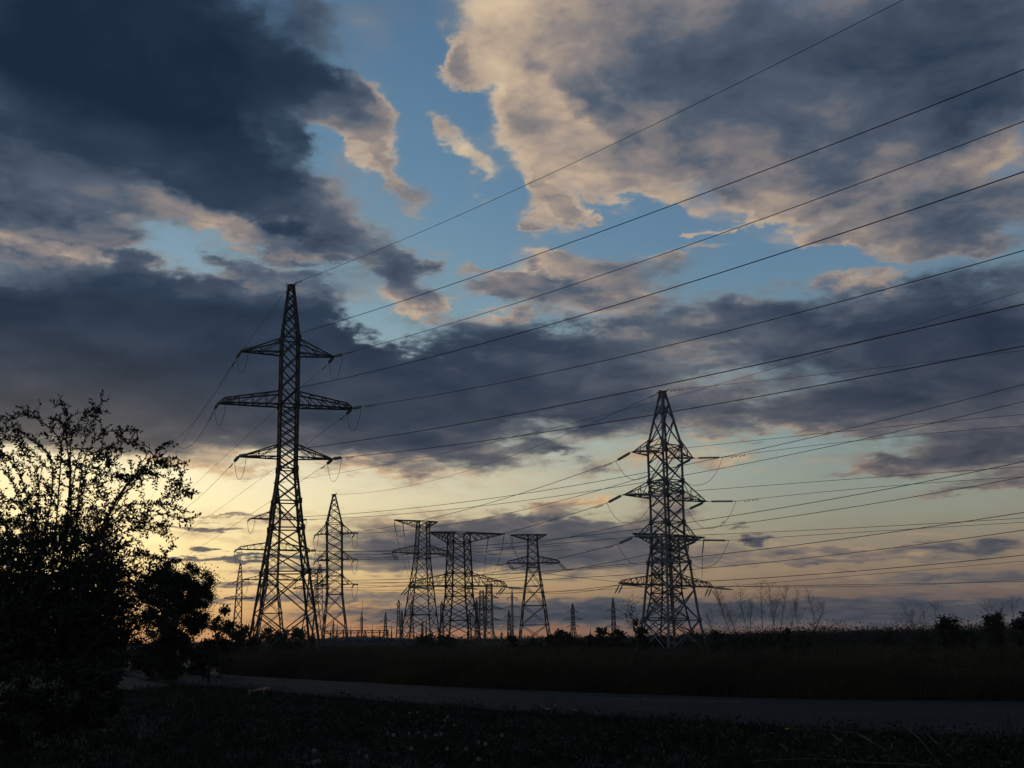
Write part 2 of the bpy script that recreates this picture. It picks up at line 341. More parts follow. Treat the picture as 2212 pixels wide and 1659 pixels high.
def arm_arch(mb, z, h, hw, L, side, n, rc, rb, endh=.35, tipw=.35):
    """level bottom chords under a top chord that falls slowly, then steeply at the end"""
    bot = lambda f, sy: Vector((side*(hw + (L-hw)*f), sy*(hw + (tipw-hw)*f), z))
    def top(f, sy):
        g = h*(1 - (1-endh)*(f/.9)) if f <= .9 else h*endh*(1-(f-.9)/.1)
        p = bot(f, sy); p.z = z + g; return p
    for sy in (-1, 1):
        fs = [.9*k/n for k in range(n+1)] + [1.0]
        for a, b in zip(fs, fs[1:]):
            mb.bar(bot(a, sy), bot(b, sy), rc*1.0); mb.bar(top(a, sy), top(b, sy), rc*.85)
            if b < 1: mb.bar(bot(b, sy), top(b, sy), rb); mb.bar(top(a, sy), bot(b, sy), rb)
    for k in range(n+1):
        f = .9*k/n; mb.bar(bot(f, -1), bot(f, 1), rb); mb.bar(top(f, -1), top(f, 1), rb)
        if k < n: mb.bar(bot(f, -1), bot(.9*(k+1)/n, 1), rb)
def arm_beam(mb, z, h, hw, L, side, n, rc, rb, tipw=.3):
    """level top chords, bottom chords rising from the shaft to the tip"""
    top = lambda f, sy: Vector((side*(hw + (L-hw)*f), sy*(hw + (tipw-hw)*f), z))
    bot = lambda f, sy: top(f, sy) - Vector((0, 0, h*(1-f)))
    for sy in (-1, 1):
        mb.bar(top(0, sy), top(1, sy), rc); mb.bar(bot(0, sy), bot(1, sy), rc)
        for k in range(n):
            mb.bar(top((k+1)/(n+1), sy), bot((k+1)/(n+1), sy), rb); mb.bar(top(k/(n+1), sy), bot((k+1)/(n+1), sy), rb)
    for k in range(n+2):
        f = k/(n+1); mb.bar(top(f, -1), top(f, 1), rb)
        if k <= n: mb.bar(top(f, (-1)**k), top((k+1)/(n+1), -(-1)**k), rb)
def pylon(key, name, label, Y, yaw, bx, levels, arms, mat, rl, rb, group=None, topcap=True, gusset=0.0, lean=None):
    """levels: (photo y, photo width, panels); arms: (kind, photo y of the bottom or top, photo height, left px, right px, panels)"""
    th = math.radians(yaw); k = abs(math.cos(th)) + abs(math.sin(th))
    base = at(bx, levels[0][0], Y); base.z = 0
    Z = lambda y: at(bx, y, Y).z
    lv = []
    for i, (y, w, n) in enumerate(levels):
        z = 0.0 if i == 0 else Z(y); lv.append((z, w*dscale(z, Y)/k/2, n))
    tl = (0, 0)
    if lean is not None:
        want = at(lean, levels[-1][0], Y).x; tl = (0, math.atan((want - base.x)/lv[-1][0]))
    root = empty(name, base, 0, tl); root.rotation_mode = 'XYZ'
    root.matrix_basis = Matrix.Translation(base) @ Matrix.Rotation(tl[1], 4, 'Y') @ Matrix.Rotation(th, 4, 'Z')
    tag(root, label, 'pylon', group)
    legs = [MB() for _ in range(4)]; br = MB()
    lattice(lv, rl, rb, br, legs, gusset=gusset)
    if topcap and lv[-1][1] > .05:
        c = corners(lv[-1][0], lv[-1][1])
        for q in range(4): br.bar(c[q], c[(q+1) % 4], rb*1.2)
    for q in range(4): legs[q].build('leg', MT[mat], root)
    br.build('bracing', MT[mat], root)
    def hwat(z):
        for (a, b) in zip(lv, lv[1:]):
            if a[0] <= z <= b[0]: return a[1] + (b[1]-a[1])*(z-a[0])/(b[0]-a[0])
        return lv[-1][1]
    tips = []
    for (kind, y, hp, lp, rp, n) in arms:
        z = Z(y); sc = dscale(z, Y)/math.cos(th); h = hp*dscale(z, Y)
        for side, Lp in ((-1, lp), (1, rp)):
            if not Lp: tips.append(None); continue
            L = Lp*sc; mb = MB()
            L = L*(1 - side*0) / (1 + side*math.sin(th)*0)
            if kind == 'stay': arm_stay(mb, z, hwat(z+h), h, hwat(z), L, side, n, rl*.62, rb*.62)
            elif kind == 'arch': arm_arch(mb, z, h, hwat(z), L, side, n, rl*.68, rb*.62)
            else: arm_beam(mb, z, h, hwat(z), L, side, n, rl*.7, rb*.8)
            mb.build('crossarm', MT[mat], root); tips.append(Vector((side*L, 0, z)))
    ATTACH[key] = dict(root=root, tips=tips, top=Vector((0, 0, lv[-1][0])), M=root.matrix_basis.copy(), Y=Y)
    return root
def world(key, p): return ATTACH[key]['M'] @ Vector(p)
def localdir(key, d): return ATTACH[key]['M'].to_3x3().inverted() @ Vector(d)
def strings(key, i, dirs, length, r, detail, drop, wr=.03):
    """strain strings from tip i along the given world directions, a jumper loop between them; returns the world ends"""
    T = ATTACH[key]; tip = T['tips'][i]; out = []; loc = []
    for j, d in enumerate(dirs):
        dl = localdir(key, Vector(d).normalized()); st = tip + Vector((0, .15*(1 if dl.y > 0 else -1), 0))
        e = string(T['root'], MT['glass'], st, dl, length, r, detail); loc.append(e); out.append(world(key, e))
    if len(loc) == 2: loop(T['root'], loc[0], loc[1], drop, wr)
    return out
def hd(az, slope): a = math.radians(az); return Vector((math.sin(a), math.cos(a), slope)).normalized()

pylon('A', 'lattice_pylon', 'tallest dark lattice pylon left of centre with three tapering crossarms', 100, 20, 612,
      [(1400, 180, 2), (1237, 116, 2), (1142, 82, 1), (1084, 66, 2), (1014, 46.5, 6), (876, 46.5, 4), (733, 45, 5), (617, 13, 0)],
      [('stay', 989, 27, 96, 92, 1), ('arch', 877, 29, 137, 130, 4), ('stay', 765, 31, 96, 90, 1)],
      'dark_steel', .15, .08, gusset=.36, lean=629)
pylon('R', 'lattice_pylon', 'pale grey lattice pylon right of centre with a sharp pointed top', 100, 31, 1452,
      [(1408, 150, 1), (1340, 118, 2), (1215, 86, 2), (1128+55, 70, 2), (1128, 68, 2), (1064, 68, 2), (1039, 70, 2), (964, 70, 3), (846, 10, 0)],
      [('stay', 1163, 36, 76, 74, 1), ('stay', 1076, 38, 98, 96, 2), ('stay', 983, 36, 74, 68, 1)],
      'galv', .12, .065, gusset=.3, lean=1431)
pylon('B', 'lattice_pylon', 'lattice pylon standing just behind the legs of the tallest pylon', 175, 20, 582,
      [(1391, 78, 2), (1325, 52, 2), (1264, 29, 5), (1187, 28, 4), (1106, 27, 5), (1043, 5, 0)],
      [('stay', 1252, 13, 56, 52, 1), ('arch', 1188, 16, 72, 74, 4), ('stay', 1122, 17, 49, 53, 1)],
      'galv_dull', .13, .07, gusset=.3)
pylon('D', 'lattice_pylon', 'slender pointed lattice pylon right beside the legs of the tallest pylon', 190, 5, 724,
      [(1391, 62, 3), (1284, 34.5, 2), (1244, 34.5, 2), (1208, 34.5, 3), (1152, 34.5, 1), (1131, 34.5, 5), (1068, 5, 0)],
      [('stay', 1263, 20, 41, 41, 1), ('stay', 1209, 20, 41, 41, 1), ('stay', 1153, 21, 41, 42, 1)],
      'galv_dull', .14, .08, gusset=.35, lean=722)
pylon('E', 'flat_top_pylon', 'leftmost of the three flat topped pylons standing in the middle', 230, 22, 907,
      [(1386, 94, 2), (1328, 72, 2), (1270, 55, 2), (1207, 37, 1), (1195, 35, 3), (1139, 30, 1), (1126, 28.6, 0)],
      [('arch', 1195.6, 17, 62, 60, 4), ('beam', 1126, 13, 60, 31, 4)], 'dark_steel', .15, .085, lean=914, gusset=.3)
pylon('F', 'flat_top_pylon', 'largest flat topped pylon in the middle with the widest arched crossarm', 185, 23, 992,
      [(1391, 100, 2), (1340, 80, 2), (1288, 61, 1), (1266, 59, 1), (1238, 57, 3), (1172, 50, 1), (1151, 48, 0)],
      [('arch', 1266, 27, 104, 102, 5), ('beam', 1151, 21, 60, 98, 5)], 'dark_steel', .16, .085, lean=991, gusset=.35)
pylon('G', 'flat_top_pylon', 'rightmost and slimmest of the three flat topped pylons in the middle', 240, 4, 1155,
      [(1385, 72, 1), (1350, 60, 1), (1308, 50, 1), (1266, 38, 1), (1226, 26.5, 1), (1216, 25, 3), (1166, 21, 1), (1155, 20.4, 0)],
      [('arch', 1216, 14, 57, 59, 4), ('beam', 1155, 11, 48, 31, 3)], 'dark_steel', .17, .09, lean=1150, gusset=.35)
pylon('S', 'flat_top_pylon', 'wide flat topped pylon partly hidden behind the pale pointed pylon', 170, 22, 1442,
      [(1388, 110, 2), (1335, 85, 2), (1282, 62, 1), (1264, 62, 1), (1240, 58, 3), (1180, 54, 1), (1156, 52, 0)],
      [('arch', 1264, 22, 105, 106, 6), ('beam', 1156, 20, 72, 90, 5)], 'dark_steel', .14, .08, lean=1437, gusset=.3)
pylon('H', 'lattice_pylon', 'small pointed pylon rising above the bushes at left of the tallest pylon', 420, 10, 511,
      [(1385, 22, 4), (1293, 14.6, 3), (1252, 11, 4), (1218, 3, 0)],
      [('arch', 1293, 6, 31, 31, 3), ('stay', 1262, 7, 26, 26, 1)], 'dark_steel', .2, .12)
pylon('I', 'flat_top_pylon', 'small flat topped pylon seen through the right leg of the tallest pylon', 330, 10, 672,
      [(1388, 58, 3), (1300, 28, 2), (1272, 24, 3), (1239, 20, 1), (1230, 19, 0)],
      [('arch', 1272, 8, 42, 35, 4), ('beam', 1230, 9, 26, 26, 3)], 'dark_steel', .16, .1)
pylon('J', 'lattice_pylon', 'narrow pointed pylon tucked behind the slender pylon beside the tallest one', 300, 10, 686,
      [(1388, 34, 4), (1290, 16, 4), (1245, 13, 4), (1220, 3, 0)],
      [('stay', 1262, 7, 22, 22, 1), ('stay', 1305, 7, 24, 24, 1)], 'dark_steel', .14, .09)
pylon('Q', 'lattice_pylon', 'distant twin arm pylon behind the right leg of the largest flat topped pylon', 420, 12, 1057,
      [(1388, 28, 3), (1350, 17, 3), (1316, 16, 3), (1280, 15, 3), (1262, 13, 0)],
      [('stay', 1340, 6, 20, 26, 1), ('stay', 1316, 7, 26, 32, 2), ('stay', 1292, 6, 20, 22, 1)], 'dark_steel', .2, .12)
pylon('Q2', 'lattice_pylon', 'distant straight sided pylon inside the right leg of the largest flat topped pylon', 460, 12, 1041,
      [(1388, 20, 4), (1345, 12, 4), (1300, 11, 3), (1276, 9, 0)],
      [('stay', 1345, 5, 18, 18, 1), ('stay', 1318, 5, 20, 20, 1), ('stay', 1293, 5, 16, 16, 1)], 'dark_steel', .2, .12)
# far pylons: one peaked kind, each with its own place and size; (photo x, top y, Y, arm ys, arm half widths, base width, label)
FAR = [
 (780, 1322, 560, (1341, 1356), (10, 16), 13, 'tiny pylon behind the left part of the switchyard gantry'),
 (832, 1322, 560, (1342, 1357), (12, 20), 12, 'tiny pylon behind the right part of the switchyard gantry'),
 (860, 1296, 520, (1307, 1326, 1345), (8, 10, 12), 13, 'far slim pylon just left of the leftmost flat topped pylon'),
 (867, 1318, 620, (1332, 1346), (9, 12), 9, 'short far pylon touching the left leg of the leftmost flat topped pylon'),
 (719, 1342, 700, (1352, 1363), (7, 9), 8, 'faint far pylon seen through the slender pylon beside the tallest one'),
 (889, 1296, 520, (1310, 1330, 1350), (9, 14, 12), 15, 'far pylon between the legs of the leftmost flat topped pylon'),
 (912, 1342, 700, (1352, 1364), (7, 10), 8, 'lowest far pylon between the legs of the leftmost flat topped pylon'),
 (954, 1299, 480, (1312, 1330, 1350), (10, 14, 12), 15, 'far pylon in the gap between the left and largest flat topped pylons'),
 (1014, 1319, 560, (1332, 1350), (10, 14), 13, 'far pylon between the legs of the largest flat topped pylon'),
 (1030, 1294, 500, (1307, 1328, 1350), (9, 13, 11), 12, 'far pylon behind the right leg of the largest flat topped pylon'),
 (1100, 1318, 480, (1332, 1341, 1354), (10, 17, 17), 10, 'far pylon just left of the single concrete pole'),
 (1084, 1364, 800, (1371,), (4,), 4, 'tiniest far pylon low on the horizon left of the concrete pole'),
 (1239, 1303, 420, (1322, 1338, 1354), (14, 22, 15), 17, 'left one of two distant pylons right of the slimmest flat topped pylon'),
 (1327, 1292, 400, (1319, 1337, 1355), (17, 23, 15), 14, 'distant pylon just left of the pale pointed pylon')]
for i, (fx, ty, Y, ays, aws, bw, lab) in enumerate(FAR):
    wide = bw*(.62 if fx in (1327, 1100) else .5)
    arms = [('stay', ay, 5, aw, aw, 0) for ay, aw in zip(ays, aws)]
    pylon('far%d' % i, 'lattice_pylon', lab, Y, 8 + (i*13) % 20, fx,
          [(1384, bw, 3), (ays[-1], wide, 3 if len(ays) > 1 else 1), (ays[0] - (4 if ty < 1340 else 2), wide*.8, 3), (ty, wide*.15, 0)], arms,
          'dark_steel', .16*Y/500, .1*Y/500, group='far pylons along the horizon')
# ------------------------------------------------------------------ insulators and jumpers on the near pylons
AZA, AZB = 140.0, -27.0      # headings of the line towards the viewer's right and away to the left
ENDS = {}
DA, DB = hd(AZA, -.06), hd(AZB, -.10)
for i in range(6): ENDS['A', i] = strings('A', i, (DA, DB), 1.75, .17, True, 2.1, .022)
for i in range(6): ENDS['B', i] = strings('B', i, (DA, DB), 1.9, .2, False, 2.4, .035)
RIN = (ATTACH['D']['M'].translation - ATTACH['R']['M'].translation).normalized()
RIN = Vector((RIN.x, RIN.y, 0)).normalized()
ROUT = hd(112, 0)
for i in range(6):
    ENDS['R', i] = strings('R', i, (ROUT + Vector((0, 0, -.05)), RIN + Vector((0, 0, -.16))), 2.9, .14, True, 2.3, .022)
    ENDS['D', i] = strings('D', i, (-RIN + Vector((0, 0, -.12)), hd(-20, -.3)), 2.2, .2, False, 2.3, .035)
# long V strings hanging from the flat topped pylons' upper beams, paired strings under the arched arms
def hang(key, pts, length, az, lean=.12, r=.12):
    T = ATTACH[key]; es = []
    for p in pts:
        e = string(T['root'], MT['glass'], p, localdir(key, hd(az, -6)), length, r, False); es.append(e)
    if len(es) == 2: loop(T['root'], es[0], es[1], .4, .04)
    return [world(key, e) for e in es]
def tipof(key, i, f): t = ATTACH[key]['tips'][i]; return Vector((t.x*f, 0, t.z))
HG = {}
HG['E'] = hang('E', [tipof('E', 2, 1), tipof('E', 2, .72)], 3.3, 100)
HG['F'] = hang('F', [tipof('F', 3, 1), tipof('F', 3, .66)], 3.4, 250)
HG['G'] = hang('G', [tipof('G', 2, 1), tipof('G', 2, .93)], 3.0, 120)
HG['S'] = hang('S', [tipof('S', 3, 1), tipof('S', 3, .62)], 3.0, 250)
for key, az1, az2 in (('E', 215, 20), ('F', 95, 230), ('G', 235, 70), ('S', 95, 215)):
    for i in (0, 1):
        t = ATTACH[key]['tips'][i]
        for az, sl in ((az1, -.12), (az2, -.9)):
            ends = []
            for dxx in (0, -.6*(1 if t.x > 0 else -1)):
                d = localdir(key, hd(az, sl))
                ends.append(string(ATTACH[key]['root'], MT['glass'], Vector((t.x + dxx, 0, t.z-.1)), d, 3.6 if sl > -.5 else 2.4, .14, False))
            HG[key, i, az] = world(key, ends[0])
    t = ATTACH[key]['tips']
    d = localdir(key, hd(az1, -.12)); string(ATTACH[key]['root'], MT['glass'], Vector((0, 0, t[0].z-.2)), d, 3.6, .14, False)
# earth wire clamps
for key in ('A', 'R', 'B', 'D'):
    T = ATTACH[key]; mb = MB(); z = T['top'].z
    mb.bar((-.55, 0, z+.05), (.55, 0, z+.1), .06); mb.bar((.2, 0, z), (.5, -.4, z+.25), .05); mb.bar((-.2, 0, z), (-.5, .3, z-.1), .05)
    mb.build('earth_wire_bracket', MT['galv_dull'], T['root'])
# ------------------------------------------------------------------ overhead wires
def dampers(mb, pts):                  # two small vibration dampers near the first clamp
    d = (pts[1]-pts[0]).normalized()
    for s in (1.1, 1.9):
        c = pts[0] + d*s - Vector((0, 0, .12)); mb.bar(c - d*.22, c + d*.22, .015); mb.bar(c, c + Vector((0, 0, .12)), .015)
        for e in (-1, 1): mb.bar(c + d*(.15*e), c + d*(.28*e), .055)
def wire_px(label, A, heading, pts, r, group, name='power_cable', ext=.35):
    """from A along one heading; heights fitted to where the wire is seen at the given photo points"""
    A = Vector(A); u = hd(heading, 0); ts = [0.0]; zs = [A.z]
    for (x, y) in pts:
        rr = ray(x, y)                        # A.xy + t u = s r.xy
        det = u.x*(-rr.y) + rr.x*u.y
        t = (-A.x*(-rr.y) + rr.x*(-A.y))/det; s = (u.x*(-A.y) + u.y*A.x)/det
        ts.append(t); zs.append(EYE + s*rr.z)
    if len(ts) == 2: ts.append(ts[1]*.5); zs.append((zs[0]+zs[1])/2 - abs(ts[1])*.004)
    def z(t):
        o = 0.0
        for i in range(3):
            l = zs[i]
            for j in range(3):
                if j != i: l *= (t-ts[j])/(ts[i]-ts[j])
            o += l
        return o
    tm = max(ts)*(1+ext); n = 40; pts3 = [Vector((A.x+u.x*tm*k/n, A.y+u.y*tm*k/n, z(tm*k/n))) for k in range(n+1)]
    pts3 = [p for p in pts3 if p.z > 1.0]
    mb = MB(); mb.tube(pts3, r, 4); dampers(mb, pts3); return tag(mb.build(name, MT['wire']), label, 'power cable', group)
def wire_ab(label, A, B, sag, r, group, name='power_cable'):
    A, B = Vector(A), Vector(B); n = 30; pts = []
    for k in range(n+1):
        t = k/n; p = A.lerp(B, t); p.z -= 4*sag*t*(1-t); pts.append(p)
    mb = MB(); mb.tube(pts, r, 4); dampers(mb, pts); return tag(mb.build(name, MT['wire']), label, 'power cable', group)
# tallest pylon, towards the upper right.  tips: 0 low left, 1 low right, 2 middle left, 3 middle right, 4 top left, 5 top right
GA = 'cables from the tallest pylon to the upper right'
top = world('A', ATTACH['A']['top'] + Vector((0, 0, .15)))
wire_px('thin earth wire rising from the tip of the tallest pylon, highest wire of all', top, AZA, [(1260, 342), (1950, 0)], .022, GA, 'earth_wire')
RW = .028
for i, pts, lab in ((4, [(1180, 543), (2212, 150)], 'cable from the left end of the top crossarm on the tallest pylon, going right'),
                    (5, [(1400, 560), (2212, 262)], 'cable from the right end of the top crossarm on the tallest pylon, going right'),
                    (2, [(1400, 638), (2212, 371)], 'cable from the left end of the middle crossarm on the tallest pylon, going right'),
                    (3, [(1400, 757), (2212, 541)], 'cable from the right end of the middle crossarm on the tallest pylon, going right'),
                    (0, [(1400, 838), (2212, 657)], 'cable from the left end of the lowest crossarm on the tallest pylon, going right'),
                    (1, [(1400, 898), (2212, 747)], 'cable from the right end of the lowest crossarm on the tallest pylon, going right')):
    wire_px(lab, ENDS['A', i][0], AZA, pts, RW, GA)
GB = 'cables from the tallest pylon down to the lower left'
wire_px('faint earth wire from the tip of the tallest pylon down to the left', top, AZB, [(560, 706), (460, 850)], .018, GB, 'earth_wire', 3)
for i, pts, lab in ((4, [(460, 858), (406, 926)], 'cable from the left end of the top crossarm on the tallest pylon, going down left'),
                    (5, [(592, 889), (406, 1061)], 'cable from the right end of the top crossarm on the tallest pylon, going down left'),
                    (2, [(440, 929), (406, 966)], 'cable from the left end of the middle crossarm on the tallest pylon, going down left'),
                    (3, [(590, 1014), (406, 1147)], 'cable from the right end of the middle crossarm on the tallest pylon, going down left'),
                    (0, [(455, 1051), (406, 1094)], 'cable from the left end of the lowest crossarm on the tallest pylon, going down left'),
                    (1, [(566, 1095), (406, 1199)], 'cable from the right end of the lowest crossarm on the tallest pylon, going down left')):
    wire_px(lab, ENDS['A', i][1], AZB, pts, .024, GB, ext=.8)
GC = 'cables crossing the sky from the pylon behind the tallest one'
topB = world('B', ATTACH['B']['top'])
wire_px('faint earth wire from the pylon behind the tallest one, crossing above the pale pylon', topB, AZA-12, [(1422, 866), (2212, 627)], .022, GC, 'earth_wire', .1)
AZC = AZA - 12
for i, pts, lab in ((4, [(1451, 1010), (2212, 830)], 'upper of two cables from the top crossarm of the pylon behind the tallest one'),
                    (5, [(1476, 1027), (2212, 867)], 'lower of two cables from the top crossarm of the pylon behind the tallest one'),
                    (2, [(1476, 1130), (2212, 997)], 'upper of two cables from the middle crossarm of the pylon behind the tallest one'),
                    (3, [(1531, 1140), (2212, 1030)], 'lower of two cables from the middle crossarm of the pylon behind the tallest one'),
                    (0, [(1531, 1200), (2212, 1107)], 'upper of two cables from the lowest crossarm of the pylon behind the tallest one'),
                    (1, [(1531, 1227), (2212, 1145)], 'lower of two cables from the lowest crossarm of the pylon behind the tallest one')):
    wire_px(lab, ENDS['B', i][0], AZC, pts, .034, GC, ext=.1)
GD = 'cables hanging between the pale pointed pylon and the slender pylon'
nm = {0: 'left end of the lowest', 1: 'right end of the lowest', 2: 'left end of the middle', 3: 'right end of the middle', 4: 'left end of the top', 5: 'right end of the top'}
for i in range(6):
    wire_ab('cable from the %s crossarm of the pale pylon, going left' % nm[i], ENDS['R', i][1], ENDS['D', i][0], 1.6, .03, GD)
tR, tD = world('R', ATTACH['R']['top'] + Vector((0, 0, .1))), world('D', ATTACH['D']['top'])
wire_ab('thin sagging earth wire between the tips of the pale pylon and the slender pylon', tR, tD, 2.6, .022, GD, 'earth_wire')
GE = 'cables from the pale pointed pylon to the right edge'
wire_px('thin earth wire from the tip of the pale pointed pylon to the right edge', tR, 112, [(1660, 821), (2212, 757)], .016, GE, 'earth_wire', .2)
for i, pts in ((5, [(1850, 952), (2212, 920)]), (4, [(1850, 929), (2212, 895)]), (3, [(1850, 1056), (2212, 1030)]),
               (2, [(1850, 1034), (2212, 1008)]), (1, [(1850, 1150), (2212, 1128)]), (0, [(1850, 1140), (2212, 1119)])):
    wire_px('cable from the %s crossarm of the pale pylon, going right' % nm[i], ENDS['R', i][0], 112, pts, .02, GE, ext=.2)
# bundled lines of the flat topped pylons: nearly level, low over the horizon
GF = 'low nearly level cables right of the pale pylon'
for k, (key, i, pts, lab) in enumerate((
        ('S', 0, [(1556, 1254), (2212, 1199)], 'thickest low cable leaving the wide flat topped pylon, highest of the level bundle'),
        ('S', 1, [(1900, 1239), (2212, 1212)], 'low cable just under the thickest one on the right'),
        ('S', 1, [(1900, 1262), (2212, 1256)], 'lowest level cable on the right, above the dark cloud bank'),
        ('S', 0, [(1700, 1268), (2212, 1252)], 'second lowest level cable on the right, above the dark cloud bank'))):
    t = ATTACH[key]['tips'][i]; p = world(key, t + Vector((0, 0, -.3 + .15*k)))
    wire_px(lab, p, 99, pts, (.05, .03, .035, .03)[k], GF, ext=.2)
GG = 'level cables between the flat topped pylons'
for f, key2, i, j, lab in (('F', 'S', 1, 0, 'level cable from the largest flat topped pylon to the wide one behind the pale pylon'),
                           ('F', 'S', 0, 0, 'upper level cable passing behind the slimmest flat topped pylon'),
                           ('E', 'S', 1, 1, 'cable from the leftmost flat topped pylon towards the pale pointed pylon')):
    p = world(f, ATTACH[f]['tips'][i] + Vector((0, 0, -.2))); q = world(key2, ATTACH[key2]['tips'][j] + Vector((0, 0, -.2)))
    wire_ab(lab, p, q, 1.2, .035, GG)
GH = 'level cables between the left pylons and the flat topped ones'
for k, (x0, y0, x1, y1, lab) in enumerate(((560, 1258, 1100, 1246, 'level cable crossing the leftmost flat topped pylon below its waist'),
        (680, 1196, 1210, 1178, 'cable crossing the leftmost flat topped pylon at its arched arm'),
        (700, 1203, 1240, 1186, 'cable crossing just below the arched arm of the leftmost flat topped pylon'),
        (600, 1268, 1160, 1266, 'level cable at the foot of the arched arm of the largest flat topped pylon'),
        (780, 1278, 1400, 1268, 'lowest level cable between the flat topped pylons'),
        (850, 1244, 1420, 1216, 'cable rising gently from the leftmost flat topped pylon to the pale pylon'))):
    wire_ab(lab, at(x0, y0, 250), at(x1, y1, 215), .8, .035, GH)
GI = 'down leads of the flat topped pylons'
for key, (x, y), lab in (('E', (905, 1300), 'down lead hanging left of the leftmost flat topped pylon'), ('F', (1045, 1262), 'down lead right of the largest flat topped pylon'),
                         ('G', (1180, 1290), 'down lead left of the slimmest flat topped pylon'), ('S', (1515, 1250), 'down lead right of the wide flat topped pylon')):
    for q, e in enumerate(HG[key]):
        wire_ab(lab + (', outer strand' if q == 0 else ', inner strand'), e, at(x - 4*q, y, ATTACH[key]['Y']+6), 1.0, .03, GI)
# ------------------------------------------------------------------ ground, road
import numpy as np
rng = np.random.default_rng(11)
def atz(x, y, z=0.0):
    r = ray(x, y); return Vector((0, 0, EYE)) + r*((z-EYE)/r.z)
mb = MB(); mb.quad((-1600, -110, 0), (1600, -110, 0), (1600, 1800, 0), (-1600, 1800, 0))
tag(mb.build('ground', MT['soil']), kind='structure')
FAR_E = [(-110, 225), (-60, 135), (-26, 70), (-6.7, 41), (4.9, 28.2), (12.4, 24.4), (30, 18.5), (80, 4)]
NEAR_E = [(-96, 205), (-48, 118), (-19, 52), (-8.7, 35), (-.5, 24), (3.6, 19.6), (8.2, 15.9), (20, 9.5), (72, -9)]
def spline(pts, n):
    P_ = [np.array(p, float) for p in pts]; P_ = [2*P_[0]-P_[1]] + P_ + [2*P_[-1]-P_[-2]]; out = []
    for i in range(1, len(P_)-2):
        for k in range(n):
            t = k/n; a, b, c, d = P_[i-1:i+3]
            out.append(.5*((2*b) + (c-a)*t + (2*a-5*b+4*c-d)*t*t + (-a+3*b-3*c+d)*t**3))
    out.append(P_[-2]); return np.array(out)
def resample(p, n):
    d = np.r_[0, np.cumsum(np.hypot(*np.diff(p, axis=0).T))]; s = np.linspace(0, d[-1], n)
    return np.c_[np.interp(s, d, p[:, 0]), np.interp(s, d, p[:, 1])]
fe, ne = resample(spline(FAR_E, 12), 200), resample(spline(NEAR_E, 12), 200)
fe = fe + rng.normal(0, .05, fe.shape); ne = ne + rng.normal(0, .07, ne.shape)
def edgeY(e, x): o = np.argsort(e[:, 0]); return np.interp(x, e[o, 0], e[o, 1])
mb = MB(); K = 6
for i in range(199):
    for k in range(K):
        f0, f1 = k/K, (k+1)/K; c = lambda i, f: tuple(ne[i]*(1-f) + fe[i]*f) + (.05 + .06*math.sin(PI*f),)
        mb.quad(c(i, f0), c(i+1, f0), c(i+1, f1), c(i, f1))
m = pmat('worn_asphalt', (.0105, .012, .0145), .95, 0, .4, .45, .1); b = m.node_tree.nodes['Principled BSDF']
t = m.node_tree; nz = t.nodes.new('ShaderNodeTexNoise'); nz.inputs['Scale'].default_value = 14; nz.inputs['Detail'].default_value = 6
bp = t.nodes.new('ShaderNodeBump'); bp.inputs['Strength'].default_value = .5; bp.inputs['Distance'].default_value = .03
tcn = t.nodes.new('ShaderNodeTexCoord'); t.links.new(tcn.outputs['Object'], nz.inputs['Vector'])
t.links.new(nz.outputs['Fac'], bp.inputs['Height']); t.links.new(bp.outputs[0], b.inputs['Normal'])
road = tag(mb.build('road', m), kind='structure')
# worn dashes of the old lane paint
paint = pmat('worn_road_paint', (.07, .066, .058), .9, 0, .35, 6)
mb = MB()
for (x0, y0, x1, y1) in ((531, 1462.5, 573, 1465), (667, 1470.5, 710, 1473), (766, 1473.5, 812, 1476), (826, 1481, 873, 1483), (907, 1482, 933, 1483.5), (985, 1486.5, 1006, 1487.5), (1262, 1506, 1370, 1510), (1376, 1510, 1480, 1513), (1500, 1513.6, 1600, 1516)):
    a, c_ = atz(x0, y0, .118), atz(x1, y1, .118); d = Vector((c_.y-a.y, a.x-c_.x, 0)).normalized()*.07; n = 6
    for k in range(n):
        p, q = a.lerp(c_, k/n), a.lerp(c_, (k+.8)/n); j = d*random.uniform(.5, 1.3)
        mb.quad(p-j, q-j, q+j, p+j)
tag(mb.build('road_marking', paint), kind='structure')
# low gravel mound on the far left of the switchyard
mb = MB(); cc = at(770, 1380, 330); nseg = 40
for i in range(nseg):
    a0, a1 = 2*PI*i/nseg, 2*PI*(i+1)/nseg
    for k in range(4):
        f0, f1 = k/4, (k+1)/4
        q = lambda a, f: (cc.x + 34*math.cos(a)*f, 330 + 12*math.sin(a)*f, 2.0*math.cos(PI/2*f)**.8*(1+.25*math.sin(3*a)) if f < 1 else 0)
        mb.quad(q(a0, f0), q(a1, f0), q(a1, f1), q(a0, f1))
tag(mb.build('gravel_mound', pmat('grey_gravel', (.06, .065, .075), .95, 0, .3, .6)), kind='structure')
